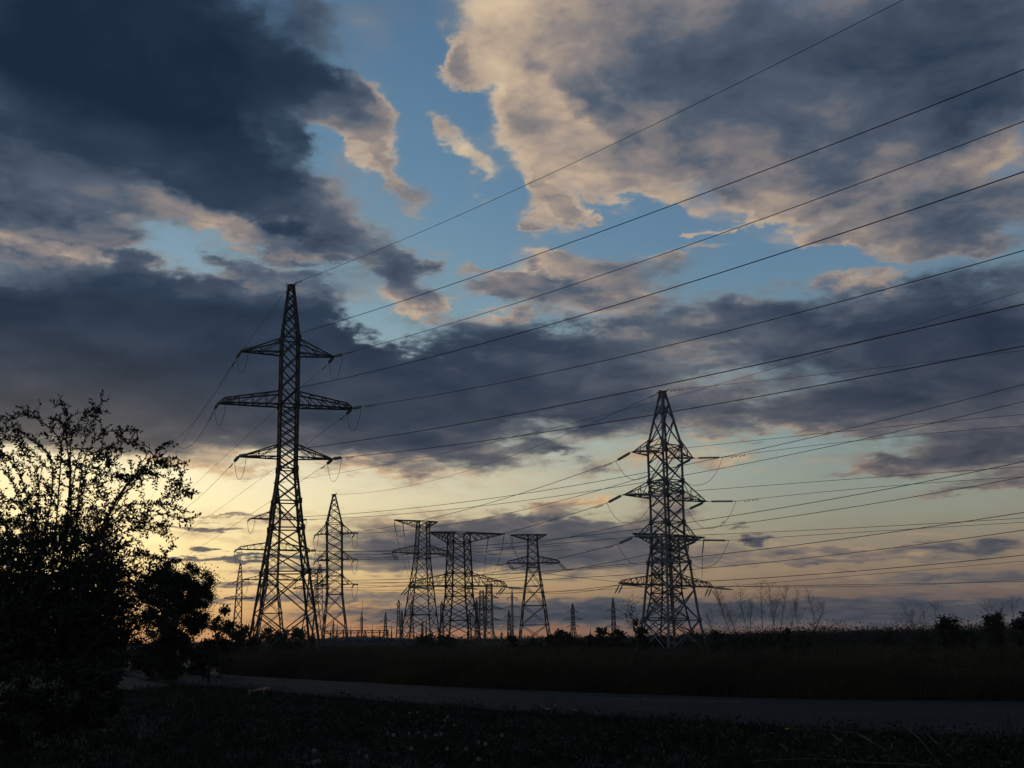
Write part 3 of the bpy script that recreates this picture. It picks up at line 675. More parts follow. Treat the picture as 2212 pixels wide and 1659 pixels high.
# ------------------------------------------------------------------ vegetation
def npmesh(name, verts, faces4, mat, parent=None):
    me = bpy.data.meshes.new(name); nv, nf = len(verts), len(faces4)
    me.vertices.add(nv); me.vertices.foreach_set('co', np.asarray(verts, np.float32).ravel())
    me.loops.add(nf*4); me.loops.foreach_set('vertex_index', np.asarray(faces4, np.int32).ravel())
    me.polygons.add(nf); me.polygons.foreach_set('loop_start', np.arange(0, nf*4, 4, dtype=np.int32))
    me.update(calc_edges=True); me.materials.append(mat)
    o = bpy.data.objects.new(name, me); C.objects.link(o)
    if parent: o.parent = parent
    return o
def blades(base, h, lean, w, rg):
    """two-segment grass blades; returns vertices and quads"""
    n = len(base); a = rg.uniform(0, 2*PI, n); side = np.c_[np.cos(a), np.sin(a), np.zeros(n)]*(w[:, None]/2)
    up = np.array([0, 0, 1.0]); m = base + up*h[:, None]*.58 + lean*.35; t = base + up*(h*.96)[:, None] + lean
    v = np.stack([base-side, base+side, m+side*.8, m-side*.8, t+side*.15, t-side*.15], 1).reshape(-1, 3)
    i = np.arange(n)[:, None]*6; f = np.concatenate([i + np.array([[0, 1, 2, 3]]), i + np.array([[3, 2, 4, 5]])])
    return v, f
def leafquads(pos, axis, size, rg, wid=.45):
    n = len(pos); axis = axis/np.maximum(np.linalg.norm(axis, axis=1), 1e-6)[:, None]
    r = rg.normal(size=(n, 3)); s = np.cross(axis, r); s /= np.maximum(np.linalg.norm(s, axis=1), 1e-6)[:, None]
    L_ = size[:, None]; v = np.stack([pos, pos + axis*L_*.5 + s*L_*wid/2, pos + axis*L_, pos + axis*L_*.5 - s*L_*wid/2], 1).reshape(-1, 3)
    return v, np.arange(n*4).reshape(n, 4)
def cat_(parts):
    vs, fs, o = [], [], 0
    for v, f in parts: vs.append(v); fs.append(f + o); o += len(v)
    return np.concatenate(vs), np.concatenate(fs)
# ---- verge grass on the near side of the road
N_ = 34000
tx = np.r_[rng.uniform(-13, 13, N_ - 9000), rng.uniform(-60, -8, 9000)]; lo = np.maximum(9.5, 0); ymax = edgeY(ne, tx) - .1 + .55*rng.uniform(0, 1, len(tx))**3
ty = lo + (ymax-lo)*rng.uniform(0, 1, N_)**1.0; ymax = np.where(tx < -13, np.minimum(ymax, -tx*1.95 + 10), ymax); ty = np.minimum(ty, ymax); keep = (ymax > lo+.2) & (np.abs(tx) < ty*.60+1); tx, ty = tx[keep], ty[keep]
def tufts(tx, ty, per, h0, h1, spread, w0, w1, leanf, z0=0.0):
    n = len(tx); patch = .75 + .35*np.sin(tx*1.3 + 2*np.sin(ty*.7)) * np.cos(ty*1.1 + tx*.4)
    hh = (h0 + (h1-h0)*rng.beta(1.6, 3.2, n))*patch
    base = np.c_[np.repeat(tx, per), np.repeat(ty, per), np.full(n*per, z0)]; base[:, :2] += rng.normal(0, spread, (n*per, 2))
    h = np.repeat(hh, per)*rng.uniform(.5, 1.1, n*per); an = rng.uniform(0, 2*PI, n*per)
    le = np.c_[np.cos(an), np.sin(an), -.15*np.ones(n*per)]*(h*rng.uniform(.1, leanf, n*per))[:, None]
    return blades(base, h, le, rng.uniform(w0, w1, n*per), rng)
v, f = tufts(tx, ty, 8, .05, .38, .05, .006, .016, .9)
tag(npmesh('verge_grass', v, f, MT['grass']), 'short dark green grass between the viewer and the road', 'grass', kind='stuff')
# broad leafed weeds and taller stalks in the verge
k = rng.choice(len(tx), 520, replace=False); v1, f1 = tufts(tx[k], ty[k], 5, .25, .75, .03, .006, .012, .35)
kk = rng.choice(len(tx), 2600, replace=False); n = 2600*6
pos = np.repeat(np.c_[tx[kk], ty[kk], rng.uniform(.04, .2, 2600)], 6, 0) + rng.normal(0, .035, (n, 3)); ax = rng.normal(0, 1, (n, 3)); ax[:, 2] = np.abs(ax[:, 2])*.5
v2, f2 = leafquads(pos, ax, rng.uniform(.04, .11, n), rng, .4)
v, f = cat_([(v1, f1), (v2, f2)])
tag(npmesh('verge_weeds', v, f, MT['leaf']), 'broad leaved weeds scattered through the verge grass', 'weeds', kind='stuff')
# ---- tall dry weeds beyond the road
def weeds(n, ylo, yhi, per, h0, h1, spread, w0, w1, seed):
    x = []; y = []
    xx = rng.uniform(-.62, .62, n*3); t_ = rng.uniform(0, 1, n*3)
    Yc = ylo + (yhi-ylo)*t_**1.3
    X = xx*(Yc + 22); fy = edgeY(fe, X); Y = fy + .25 + Yc; ok = np.abs(X) < Y*.6 + 3; X, Y = X[ok][:n], Y[ok][:n]
    return X, Y
parts = []; fluff = []
for (n, a, b_, per, h1, w0, w1) in ((9000, 0, 5, 9, 1.1, .009, .022), (9000, 4, 22, 8, 1.1, .015, .035), (9000, 20, 75, 7, .95, .03, .07), (5000, 70, 190, 6, .85, .05, .1)):
    X, Y = weeds(n, a, b_, per, .5, h1, .1, w0, w1, 1)
    if a == 0: hs = .35 + .65*np.clip((Y - edgeY(fe, X))/1.6, 0, 1)
    else: hs = np.ones(len(X))
    bump = .84 + .17*np.sin(X*.35 + 1.3*np.sin(Y*.21)) + .12*np.sin(X*1.1+Y*.6) + .10*np.sin(X*2.7+1.7*np.sin(Y*1.3)) + .45*(rng.uniform(0, 1, len(X)) > .985)
    m_ = len(X); hh = h1*bump*hs*(.55 + .45*rng.uniform(0, 1, m_)**.6)
    base = np.repeat(np.c_[X, Y, np.zeros(m_)], per, 0); sp = .12 if a < 20 else .35; base[:, :2] += rng.normal(0, sp, (m_*per, 2))
    h = np.repeat(hh, per)*rng.uniform(.45, 1.05, m_*per); an = rng.uniform(0, 2*PI, m_*per)
    le = np.c_[np.cos(an), np.sin(an), np.zeros(m_*per)]*(h*rng.uniform(.05, .45, m_*per))[:, None]
    parts.append(blades(base, h, le, rng.uniform(w0, w1, m_*per), rng))
    q = m_*9; idx = rng.integers(0, len(base), q); tt = rng.uniform(.45, 1.0, q)
    pos = base[idx] + le[idx]*(tt**2)[:, None]; pos[:, 2] = h[idx]*tt; ax = rng.normal(0, 1, (q, 3)); ax[:, 2] = np.abs(ax[:, 2])
    fluff.append(leafquads(pos, ax, rng.uniform(1.0, 2.6, q)*w1 + .012, rng, .35))
v, f = cat_(parts); tag(npmesh('dry_weeds', v, f, MT['dry']), 'tall brown dry weeds covering the field beyond the road', 'weeds', kind='stuff')
v, f = cat_(fluff); tag(npmesh('seed_heads', v, f, MT['dry']), 'brown seed heads and small leaves on the tall field weeds', 'weeds', kind='stuff')

# ---- shrubs and trees
def shrub(name, label, cat, c, w, h, nleaf, ls, seed, mat='leaf2', clumps=16, group=None, stem=.05, shape='round', ragged=.3):
    rg = np.random.default_rng(seed); root = empty(name, (c[0], c[1], 0)); tag(root, label, cat, group)
    cen = []
    while len(cen) < clumps:
        p = rg.uniform(-1, 1, 3); p[2] = (p[2]+1)/2
        if shape == 'cone': lim = (1-p[2])*1.0 + .12
        elif shape == 'tall': lim = .75 + .25*math.sin(PI*p[2])
        elif shape == 'goblet': lim = (.36 + 1.0*p[2])*(1 - max(0, (p[2]-.62)/.38)**2.6)**.5 if p[2] < 1 else 0
        else: lim = max(0, 1 - abs(2*p[2]-.9)**3/1.2)**.5*.92
        if math.hypot(p[0], p[1]) < lim: cen.append(p*np.array([w/2, w/2, h*.9]))
    cen = np.array(cen); cen[:, 2] += h*.04
    idx = rg.integers(0, clumps, nleaf); rad = w/clumps**.42*((.66 if shape == 'goblet' else .34) + ragged*rg.uniform(0, 1, clumps))
    d = rg.normal(size=(nleaf, 3)); d /= np.linalg.norm(d, axis=1)[:, None]; d *= np.minimum(np.abs(rg.normal(0, .62, nleaf)) + .05, 1.7)[:, None]
    pos = cen[idx] + d*rad[idx][:, None]*np.array([1, 1, .85]); pos[:, 2] = np.abs(pos[:, 2])
    tw = rg.uniform(0, 1, nleaf) < .06; pos[tw] += d[tw]*rad[idx][tw][:, None]*.55
    v, f = leafquads(pos, d + rg.normal(0, .7, (nleaf, 3)), ls*rg.uniform(.6, 1.4, nleaf), rg, .55)
    npmesh('crown', v, f, MT[mat], root)
    mb = MB(); mb.tube([(0, 0, -.05), (w*.01, 0, h*.3), (0, 0, h*.6)], [stem*1.2, stem, stem*.5], 6)
    for p in cen[:min(clumps, 12)]:
        s0 = Vector((0, 0, h*.12 + .3*p[2])); e = Vector(p); mid = s0.lerp(e, .5) + Vector((0, 0, .06*h))
        mb.tube([s0, mid, e], [stem*.45, stem*.3, stem*.12], 4)
    mb.build('trunk', MT['bark'], root); return root
def shrub_px(name, label, cat, x, ytop, wpx, Y, nleaf, ls, seed, **kw):
    p = at(x, ytop, Y); return shrub(name, label, cat, (p.x, Y), wpx*Y/F0, p.z, nleaf, ls, seed, **kw)
GS = 'shrubs scattered along the far side of the field'
shrub_px('round_tree', 'dense rounded dark tree beside the big feathery bush on the left', 'tree', 388, 1200, 148, 38, 80000, .07, 3, clumps=150, stem=.09, ragged=.3, shape='goblet')
shrub_px('sapling', 'leafy sapling just right of the rounded dark tree', 'sapling', 483, 1300, 62, 44, 1800, .13, 4, clumps=20, ragged=.35)
shrub_px('sapling', 'thin sapling leaning out at the right foot of the rounded dark tree', 'sapling', 458, 1330, 40, 40, 500, .11, 24, clumps=12, ragged=.3)
shrub_px('shrub', 'broad low shrub between the small pointed pylon and the tallest pylon', 'shrub', 520, 1338, 84, 75, 3500, .2, 5, clumps=26)
shrub_px('shrub', 'dark shrub seen between the left legs of the tallest pylon', 'shrub', 588, 1352, 66, 130, 2600, .3, 6, clumps=24)
shrub_px('shrub', 'shrub seen between the right legs of the tallest pylon', 'shrub', 645, 1356, 66, 135, 2600, .3, 7, clumps=24)
shrub_px('shrub', 'low shrub left of the rounded dark tree under the feathery bush', 'shrub', 262, 1352, 90, 60, 3000, .2, 8, clumps=24)
for i, (x, yt, w, Y, n, lab, shp) in enumerate((
    (925, 1372, 60, 150, 1800, 'low dark shrub at the feet of the leftmost flat topped pylon', 'round'),
    (960, 1370, 46, 150, 1500, 'shrub between the feet of the left and largest flat topped pylons', 'round'),
    (1101, 1372, 30, 110, 1100, 'round shrub at the foot of the single concrete pole', 'round'),
    (1150, 1378, 50, 130, 1200, 'low yellowish shrub between the feet of the slimmest flat topped pylon', 'round'),
    (1215, 1356, 44, 110, 2200, 'round dark bush just right of the slimmest flat topped pylon', 'round'),
    (1190, 1374, 40, 115, 1300, 'low bush at the right foot of the slimmest flat topped pylon', 'round'),
    (1252, 1371, 24, 115, 900, 'small bush under the left distant pylon', 'round'),
    (1275, 1362, 18, 110, 1100, 'narrow conical bush between the two distant pylons', 'cone'),
    (1300, 1352, 36, 105, 1800, 'spreading bush left of the right distant pylon', 'round'),
    (1330, 1357, 40, 108, 2000, 'thick bush at the foot of the right distant pylon', 'round'),
    (1360, 1372, 30, 108, 1100, 'low bush left of the pale pointed pylon', 'round'),
    (1387, 1345, 20, 96, 1500, 'narrow dark upright bush against the left leg of the pale pylon', 'tall'),
    (1425, 1368, 60, 120, 1800, 'bush behind the near leg of the pale pointed pylon', 'round'),
    (1490, 1366, 60, 125, 2000, 'bush between the right legs of the pale pointed pylon', 'round'),
    (1551, 1355, 30, 80, 1400, 'small shrub just right of the pale pointed pylon', 'round'),
    (1590, 1365, 44, 85, 1600, 'low shrub beneath the left part of the bare dry stems', 'round'),
    (1640, 1364, 60, 85, 1900, 'wide low shrub beneath the middle of the bare dry stems', 'round'),
    (1692, 1350, 34, 78, 1800, 'pointed shrub beneath the right part of the bare dry stems', 'round'),
    (1738, 1364, 34, 80, 1500, 'low shrub right of the bare dry stems', 'round'),
    (1780, 1366, 34, 110, 1300, 'shrub starting the dark treeline on the right', 'round'),
    (1915, 1358, 26, 95, 1200, 'little bush on the treeline left of the first right hand tree', 'round'),
    (1995, 1346, 24, 60, 1000, 'leafy pointed shrub left of the first right hand tree', 'cone'),
    (2078, 1360, 18, 85, 900, 'tiny bush between the two round trees on the right', 'round'),
    (2098, 1355, 26, 85, 1000, 'low bush left of the second round tree on the right', 'round'))):
    shrub_px('shrub', lab, 'shrub', x, yt, w, Y, n, .0024*Y, 40+i, clumps=14 if n < 1500 else 22, group=GS, shape=shp)
shrub_px('round_tree', 'first round tree on the treeline at right', 'tree', 2043, 1326, 42, 70, 4200, .16, 80, clumps=30, shape='goblet')
shrub_px('round_tree', 'second round tree on the treeline at right', 'tree', 2146, 1323, 38, 65, 4000, .15, 81, clumps=30, shape='goblet')
shrub_px('round_tree', 'tree cut by the right edge of the picture', 'tree', 2215, 1308, 60, 52, 4400, .13, 82, clumps=34)
shrub_px('sapling', 'sapling with large leaves in front of the left leg of the pale pylon', 'sapling', 1378, 1318, 44, 34, 420, .11, 83, clumps=16, stem=.02, ragged=.1)
for i, (x, yt, w, Y, n, lab) in enumerate(((40, 1402, 170, 16, 9000, 'dark undergrowth beneath the left part of the feathery bush'), (150, 1408, 150, 17, 8000, 'dark undergrowth beneath the right part of the feathery bush'),
        (30, 1394, 230, 62, 6000, 'far dark thicket behind the left part of the feathery bush'), (150, 1396, 200, 55, 6000, 'far dark thicket behind the right part of the feathery bush'),
        (232, 1428, 90, 19, 4000, 'low dark undergrowth between the feathery bush and the road'), (330, 1386, 110, 46, 3500, 'undergrowth below the rounded dark tree'), (430, 1388, 90, 50, 3000, 'undergrowth right of the rounded dark tree'))):
    shrub_px('undergrowth', lab, 'undergrowth', x, yt, w, Y, n, .0035*Y, 90+i, mat='leaf', clumps=30, group='undergrowth at left', stem=.01)
# distant wood
rg = np.random.default_rng(5); n = 60000
Yw = rg.uniform(230, 420, n); Xw = rg.uniform(-.60, .60, n)*Yw
right = np.clip((Xw/Yw - .22)*8, 0, 1); hgt = 1.2 + .5*np.sin(Xw*.05+1) * np.sin(Xw*.021+Yw*.02) + rg.normal(0, .2, n) + right*(1.5 + .7*np.sin(Xw*.11)) + .8*np.maximum(0, np.sin(Xw*.3+Yw*.1))**3
pos = np.c_[Xw, Yw, np.abs(hgt)*rg.uniform(0, 1, n)**.5]
v, f = leafquads(pos, rg.normal(0, 1, (n, 3)), rg.uniform(.25, .65, n), rg, .6)
tag(npmesh('distant_wood', v, f, MT['leaf2']), 'dark line of distant woods along the horizon', 'wood', kind='stuff')

rg = np.random.default_rng(6); n = 130000
xx = rg.uniform(1490, 2420, n); Yh = rg.uniform(95, 150, n); P0 = np.array([tuple(at(x, 1366, 100)) for x in (1490, 2420)]); Xh = (P0[0, 0] + (P0[1, 0]-P0[0, 0])*(xx-1490)/930)*Yh/100
top = 1.35 + .35*np.sin(Xh*.31) + .2*np.sin(Xh*.83+Yh*.1) + .7*np.maximum(0, np.sin(Xh*.17+2))**4 + 1.2*np.maximum(0, np.sin(Xh*.52+Yh*.05))**8 + .25*(xx-1490)/930
pos = np.c_[Xh, Yh, np.clip(top + rg.normal(0, .12, n), .5, 3)*rg.uniform(0, 1, n)**.85]
v, f = leafquads(pos, rg.normal(0, 1, (n, 3)), rg.uniform(.09, .22, n), rg, .6)
tag(npmesh('dark_hedge', v, f, MT['leaf2']), 'continuous dark scrub along the right half of the horizon', 'scrub', kind='stuff')

# ---- the big feathery bush on the left
def bush():
    rg = np.random.default_rng(21); base = atz(130, 1500, 0); base.y = 13.0; base.x = at(128, 1400, 13).x
    root = empty('feathery_bush', (base.x, 13.0, 0)); tag(root, 'big feathery bush with arching leafy branches at the left edge', 'bush')
    cx = lambda x, y: (x*.3268, 847.1 + .3268*y)
    wood = MB(); lp, la, lsz = [], [], []
    def pt(x, y, dY): X, Yp = cx(x, y); p = at(X, Yp, 13 + dY); return Vector((p.x - base.x, p.y - 13.0, p.z))
    def smooth(pts, n=8):
        P_ = [2*pts[0]-pts[1]] + pts + [2*pts[-1]-pts[-2]]; out = []
        for i in range(1, len(P_)-2):
            a, b, c, d = P_[i-1:i+3]
            for k in range(n):
                t = k/n; out.append(.5*((2*b) + (c-a)*t + (2*a-5*b+4*c-d)*t*t + (-a+3*b-3*c+d)*t**3))
        out.append(pts[-1]); return out
    def leaves(pts, step, size, start=0.0, prob=1.0):
        L_ = 0; acc = 0; tot = sum((b-a).length for a, b in zip(pts, pts[1:]))
        s = 1
        for a, b in zip(pts, pts[1:]):
            d = b-a; l = d.length
            if l < 1e-5: continue
            dn = d/l; t = 0
            while acc + (l - t) >= step:
                t += step - acc; acc = 0; L_ += step
                if L_/tot < start or rg.uniform() > prob: continue
                p = a + dn*t; r = Vector(rg.normal(0, 1, 3)); sd = dn.cross(r).normalized()
                ax = (dn*.55 + sd*s + Vector((0, 0, .25))).normalized(); s = -s
                lp.append(tuple(p)); la.append(tuple(ax)); lsz.append(size*rg.uniform(.65, 1.3))
            acc += l - t
    def twig(p, d, length, size, r0=.006):
        pts = [p]; d = d.normalized(); n = 7
        for i in range(n):
            d = (d + Vector(rg.normal(0, .16, 3)) + Vector((0, 0, -.05 + .0*i))).normalized(); pts.append(pts[-1] + d*(length/n))
        wood.tube(pts, [r0*(1-.8*i/n) for i in range(n+1)], 4); leaves(pts, .0165, size*1.22, .04)
        return pts
    limbs = [
     # (crop-space polyline, depth offset start/end, base radius, twigs)
     ([(400, 1560), (440, 900), (462, 540), (440, 330), (438, 200), (430, 110), (395, 62)], 0, -.3, .028, 26),
     ([(300, 1560), (360, 1000), (400, 480), (400, 330), (330, 240), (250, 180), (150, 150), (60, 155), (-20, 185)], 0, -.6, .024, 26),
     ([(200, 1560), (290, 1000), (345, 640), (330, 430), (230, 330), (110, 255), (-10, 255)], 0, .5, .026, 26),
     ([(80, 1560), (200, 1000), (260, 640), (200, 450), (90, 330), (-30, 270)], 0, .9, .024, 22),
     ([(450, 1560), (470, 1000), (465, 560), (470, 330), (500, 230), (570, 150), (640, 100), (722, 38)], 0, .2, .024, 20),
     ([(350, 1560), (420, 1000), (500, 500), (560, 330), (610, 210), (640, 140)], 0, -.5, .02, 12),
     ([(520, 1560), (500, 1000), (540, 520), (600, 360), (700, 265), (800, 265), (890, 240)], 0, .6, .022, 22),
     ([(410, 1560), (500, 900), (560, 560), (640, 420), (740, 350), (850, 310), (930, 330), (965, 390)], 0, -.2, .024, 22),
     ([(420, 1560), (560, 1120), (700, 840), (800, 660), (900, 540), (990, 450), (1050, 380), (1105, 335)], 0, -.1, .03, 30),
     ([(700, 840), (850, 600), (960, 500), (1060, 465), (1145, 432)], 0, .4, .014, 14),
     ([(700, 840), (860, 620), (980, 530), (1080, 560), (1180, 605), (1230, 655), (1275, 690)], .1, -.5, .015, 16),
     ([(860, 600), (960, 520), (1080, 495), (1195, 472)], .1, .7, .012, 12),
     ([(650, 930), (800, 760), (950, 735), (1090, 740), (1225, 790)], .1, .4, .015, 18),
     ([(650, 930), (820, 800), (960, 760), (1100, 700), (1160, 650), (1195, 540)], .1, -.3, .014, 14),
     ([(600, 1000), (800, 840), (980, 790), (1140, 815), (1282, 848)], .1, -.6, .014, 16),
     ([(560, 1100), (760, 880), (920, 850), (1075, 885)], .1, .7, .013, 14),
     ([(560, 1120), (760, 960), (900, 900), (1040, 930), (1175, 967)], 0, .3, .014, 16),
     ([(520, 1200), (700, 1010), (850, 1050), (950, 1060), (1060, 1110), (1190, 1125)], 0, -.4, .015, 18),
     ([(700, 1080), (900, 1080), (1040, 1100), (1110, 1060), (1150, 1010)], 0, -.2, .01, 8),
     ([(430, 1300), (600, 1160), (780, 1180), (920, 1190), (1000, 1140)], 0, .5, .014, 16),
     ([(430, 1400), (620, 1280), (800, 1260), (960, 1250), (1080, 1180)], 0, 0, .014, 18),
     ([(430, 1450), (620, 1400), (800, 1420), (900, 1400), (980, 1330)], 0, .6, .013, 16),
     ([(560, 900), (640, 700), (700, 560), (722, 440), (732, 375)], 0, .1, .012, 14),
     ([(480, 700), (560, 640), (650, 560), (740, 560), (810, 565)], 0, -.5, .01, 10),
     ([(500, 800), (640, 620), (700, 500), (760, 470), (830, 540), (850, 600)], 0, .8, .01, 10),
     ([(330, 1500), (200, 1000), (120, 700), (60, 540), (20, 400), (0, 340)], .3, .7, .022, 20),
     ([(330, 1500), (240, 1000), (180, 700), (120, 500), (60, 430), (-40, 400)], -.3, -.8, .02, 20),
     ([(300, 1500), (120, 1100), (20, 850), (-60, 650)], .2, .2, .02, 16),
    ]
    allp = []
    for (pl, d0, d1, r0, nt) in limbs:
        m = len(pl); pts = smooth([pt(x, y, d0 + (d1-d0)*i/(m-1)) for i, (x, y) in enumerate(pl)], 6)
        q = len(pts); wood.tube(pts, [max(.003, r0*.46*(1-i/q)**.8) for i in range(q)], 5); allp.append(pts)
        leaves(pts, .016, .055, .28)
        for k in range(int(nt*.8)):
            f = rg.uniform(.25, .97); i = min(q-2, int(f*q)); d = (pts[i+1]-pts[i]).normalized()
            out = (d*.7 + Vector(rg.normal(0, .55, 3)) + Vector((0, 0, .15))).normalized()
            length = rg.uniform(.10, .36)*(1.2-f)
            tp = twig(pts[i], out, length + .1, .042)
            if rg.uniform() < .5: twig(tp[3], (tp[4]-tp[3]).normalized() + Vector(rg.normal(0, .6, 3)), length*.6, .04, .004)
    # inner mass: twigs filling the dense lower part
    for k in range(4600):
        x = rg.uniform(-160, 760); y = rg.uniform(380, 1760)
        if rg.uniform() > min(1, max(.05, (y - 600)/800)**1.4): continue
        if y < 760 and x > 430: continue
        edge = 560 + 220*math.sin((y-500)/560*1.4)
        if x > edge*(1.15 if y < 1250 else 1.35) : continue
        if y < 900 and rg.uniform() < .35: continue
        p = pt(x, y, rg.normal(0, .75)); twig(p, Vector((rg.normal(.1, .7), rg.normal(0, .7), abs(rg.normal(.5, .5)))), rg.uniform(.2, .5), .043, .005)
    for k in range(260):
        x = rg.uniform(520, 1060); y = rg.uniform(1150, 1640)
        if x > 800 and y < 1250: continue
        if rg.uniform() < .25: continue
        p = pt(x, y, rg.normal(0, .6)); twig(p, Vector((rg.normal(.3, .7), rg.normal(0, .7), abs(rg.normal(.3, .4)))), rg.uniform(.2, .45), .043, .005)
    lpn, lan, lsn = np.array(lp), np.array(la), np.array(lsz)
    v, f = leafquads(lpn, lan, lsn, rg, .46); npmesh('foliage', v, f, MT['leaf'], root)
    wood.build('branches', MT['bark'], root); print('bush leaves', len(lpn))
bush()

# ---- bare dry stems
def bare_stem(label, bx, by, tx_, ty_, Y, seed, group, n=26, leafy=False):
    rg = np.random.default_rng(seed); b0 = at(bx, by, Y); t0 = at(tx_, ty_, Y + rg.normal(0, .4)); root = Vector((b0.x - (t0.x-b0.x)*.25, Y, 0))
    mb = MB(); p = [Vector((0, 0, 0)), b0-root + Vector((0, 0, 0)), (b0.lerp(t0, .55))-root + Vector((rg.normal(0, .04), 0, 0)), t0-root]
    mb.tube(p, [.012, .008, .005, .002], 4)
    if leafy:
        pass
    tips = []
    for k in range(n):
        f = rg.uniform(.1, 1); i = 1 if f < .55 else 2
        s = p[1].lerp(p[2], f/.55) if i == 1 else p[2].lerp(p[3], (f-.55)/.45)
        d = Vector((rg.normal(0, .55), rg.normal(0, .55), .8)).normalized(); L_ = rg.uniform(.15, .6)*(1.2-f*.7)
        m_ = s + d*L_*.5; e = s + d*L_ + Vector((rg.normal(0, .06), 0, .05)); mb.tube([s, m_, e], [.0026, .0018, .0012], 3)
        for j in range(4):
            a = s.lerp(e, rg.uniform(.3, 1)); dd = Vector((rg.normal(0, .6), rg.normal(0, .6), .5))*.13; mb.bar(a, a+dd, .002, .001, 3); tips.append(a+dd)
    o = mb.build('dry_stem', MT['dry']); o.location = root
    r_ = empty('bare_weed', root); o.location = (0, 0, 0); o.parent = r_; tag(r_, label, 'dry weed', group)
    tp = np.array([tuple(q) for q in tips]); ax = rg.normal(0, 1, tp.shape)
    v, f = leafquads(tp, ax, rg.uniform(.012, .035, len(tp))*(2.2 if leafy else 1), rg, .4)
    tag(npmesh('seed_tufts', v, f, MT['leaf' if leafy else 'dry'], r_), kind='stuff')
GB2 = 'tall bare stems right of the pale pylon'
r3 = lambda x, y: (1491 + .326*x, 1253.7 + .326*y)
STEMS = [((265, 345), (180, 80), 'darkest and leftmost tall bare stem right of the pale pylon'), ((380, 340), (330, 60), 'second tall bare stem right of the pale pylon'),
 ((400, 340), (412, 150), 'short bare stem close to the second tall one'), ((480, 340), (470, 25), 'tall bare stem in the left half of the feathery clump'),
 ((560, 330), (520, 50), 'curved bare stem near the middle of the feathery clump'), ((540, 335), (600, 110), 'leaning bare stem crossing in the middle of the clump'),
 ((600, 330), (640, 65), 'tall bare stem just right of the middle of the clump'), ((660, 350), (712, 80), 'bare stem leaning right with a bushy tip'),
 ((710, 340), (695, 150), 'shorter upright bare stem in the right half of the clump'), ((830, 370), (775, 70), 'bare stem leaning left at the right side of the clump'),
 ((815, 380), (885, 180), 'rightmost bare stem of the clump, leaning right'), ((150, 350), (108, 235), 'lowest bare stem at the left side of the clump'),
 ((450, 340), (560, 190), 'bare stem slanting right through the low part of the clump'), ((300, 345), (235, 200), 'short bare stem beside the darkest one')]
for i, (b_, t_, lab) in enumerate(STEMS):
    if i == 12: continue
    bare_stem(lab, *r3(*b_), *r3(*t_), 30, 300+i, GB2, 26 if i else 60)
GB3 = 'sparse dry stems on the treeline at right'
for i, (b_, t_, lab) in enumerate((((1500, 340), (1398, 178), 'long dry stem leaning left on the right hand treeline'), ((1490, 345), (1455, 215), 'second leaning dry stem beside the long one'),
    ((1475, 345), (1362, 262), 'lowest leaning dry stem left of the long one'), ((1540, 320), (1552, 200), 'upright leafy stem left of the first right hand tree'),
    ((1620, 310), (1627, 180), 'thin upright stem touching the first right hand tree'), ((2150, 300), (2135, 140), 'thin stem rising right of the second round tree'),
    ((2090, 310), (2055, 180), 'faint stem rising from the second round tree'), ((1985, 250), (1963, 190), 'short forked stem left of the second round tree'))):
    bare_stem(lab, *r3(*b_), *r3(*t_), 32, 340+i, GB3, 14)
c6 = lambda x, y: (1084.3 + .1838*x, 1253.7 + .1838*y)
bare_stem('leafy twig leaning left in front of the pale pylon', *c6(1590, 700), *c6(1478, 318), 24, 361, None, 30, True)

# ---- small things in the verge
def dandelion(x, y, label, s=1.0):
    p = atz(x, y, .17); rg = np.random.default_rng(int(x*7+y)); root = empty('dandelion', (p.x, p.y, 0)); tag(root, label, 'flower', 'white dandelion clocks in the verge grass')
    mb = MB(); mb.tube([(.02, 0, 0), (.008, 0, .09), (0, 0, .17)], .003, 4); mb.build('stem', MT['leaf'], root)
    n = 150; d = rg.normal(size=(n, 3)); d /= np.linalg.norm(d, axis=1)[:, None]
    pos = d*.008*s; v, f = leafquads(pos, d, np.full(n, .022*s), rg, .5); v[:, 2] += .17; npmesh('seed_head', v, f, MT['fluff'], root)
MT['fluff'] = pmat('white_seed_fluff', (.26, .26, .25), .9, 0, .15, 40)
r2 = lambda x, y: (745.5 + .337*x, 1355.4 + .337*y)
DL = [((138, 827), 'dandelion clock low in the verge, leftmost of the big ones'), ((855, 843), 'dandelion clock lowest of all, near the bottom edge'), ((470, 672), 'topmost dandelion clock of the main row'),
 ((415, 678), 'dandelion clock just left of the topmost one of the main row'), ((310, 690), 'bright dandelion clock at the left end of the main row'), ((580, 690), 'dandelion clock near the right end of the main row'),
 ((617, 685), 'dandelion clock at the right end of the main row'), ((515, 697), 'lowest dandelion clock of the main row'), ((900, 745), 'single dandelion clock right of the main row'), ((655, 777), 'dandelion clock below the right end of the main row'),
 ((775, 780), 'yellowish dandelion clock below and right of the main row'), ((425, 777), 'dandelion clock below the left part of the main row'), ((642, 600), 'dandelion clock above the right end of the main row'), ((657, 572), 'upper of the two dandelion clocks close to the road'),
 ((532, 572), 'small dandelion clock nearest the road above the main row'), ((275, 680), 'faint dandelion clock touching the left end of the main row'), ((700, 625), 'faint dandelion clock right of the upper pair'), ((1005, 690), 'faint lone dandelion clock far to the right of the row'),
 ((855, 735), 'faint dandelion clock just left of the single right hand one'), ((-200, 790), 'lone dandelion clock far left in the dark grass'), ((-195, 862), 'pair member dandelion clock at the bottom left, left one'), ((-168, 855), 'pair member dandelion clock at the bottom left, right one')]
for (q, lab) in DL: dandelion(*r2(*q), lab, random.uniform(.8, 1.1))
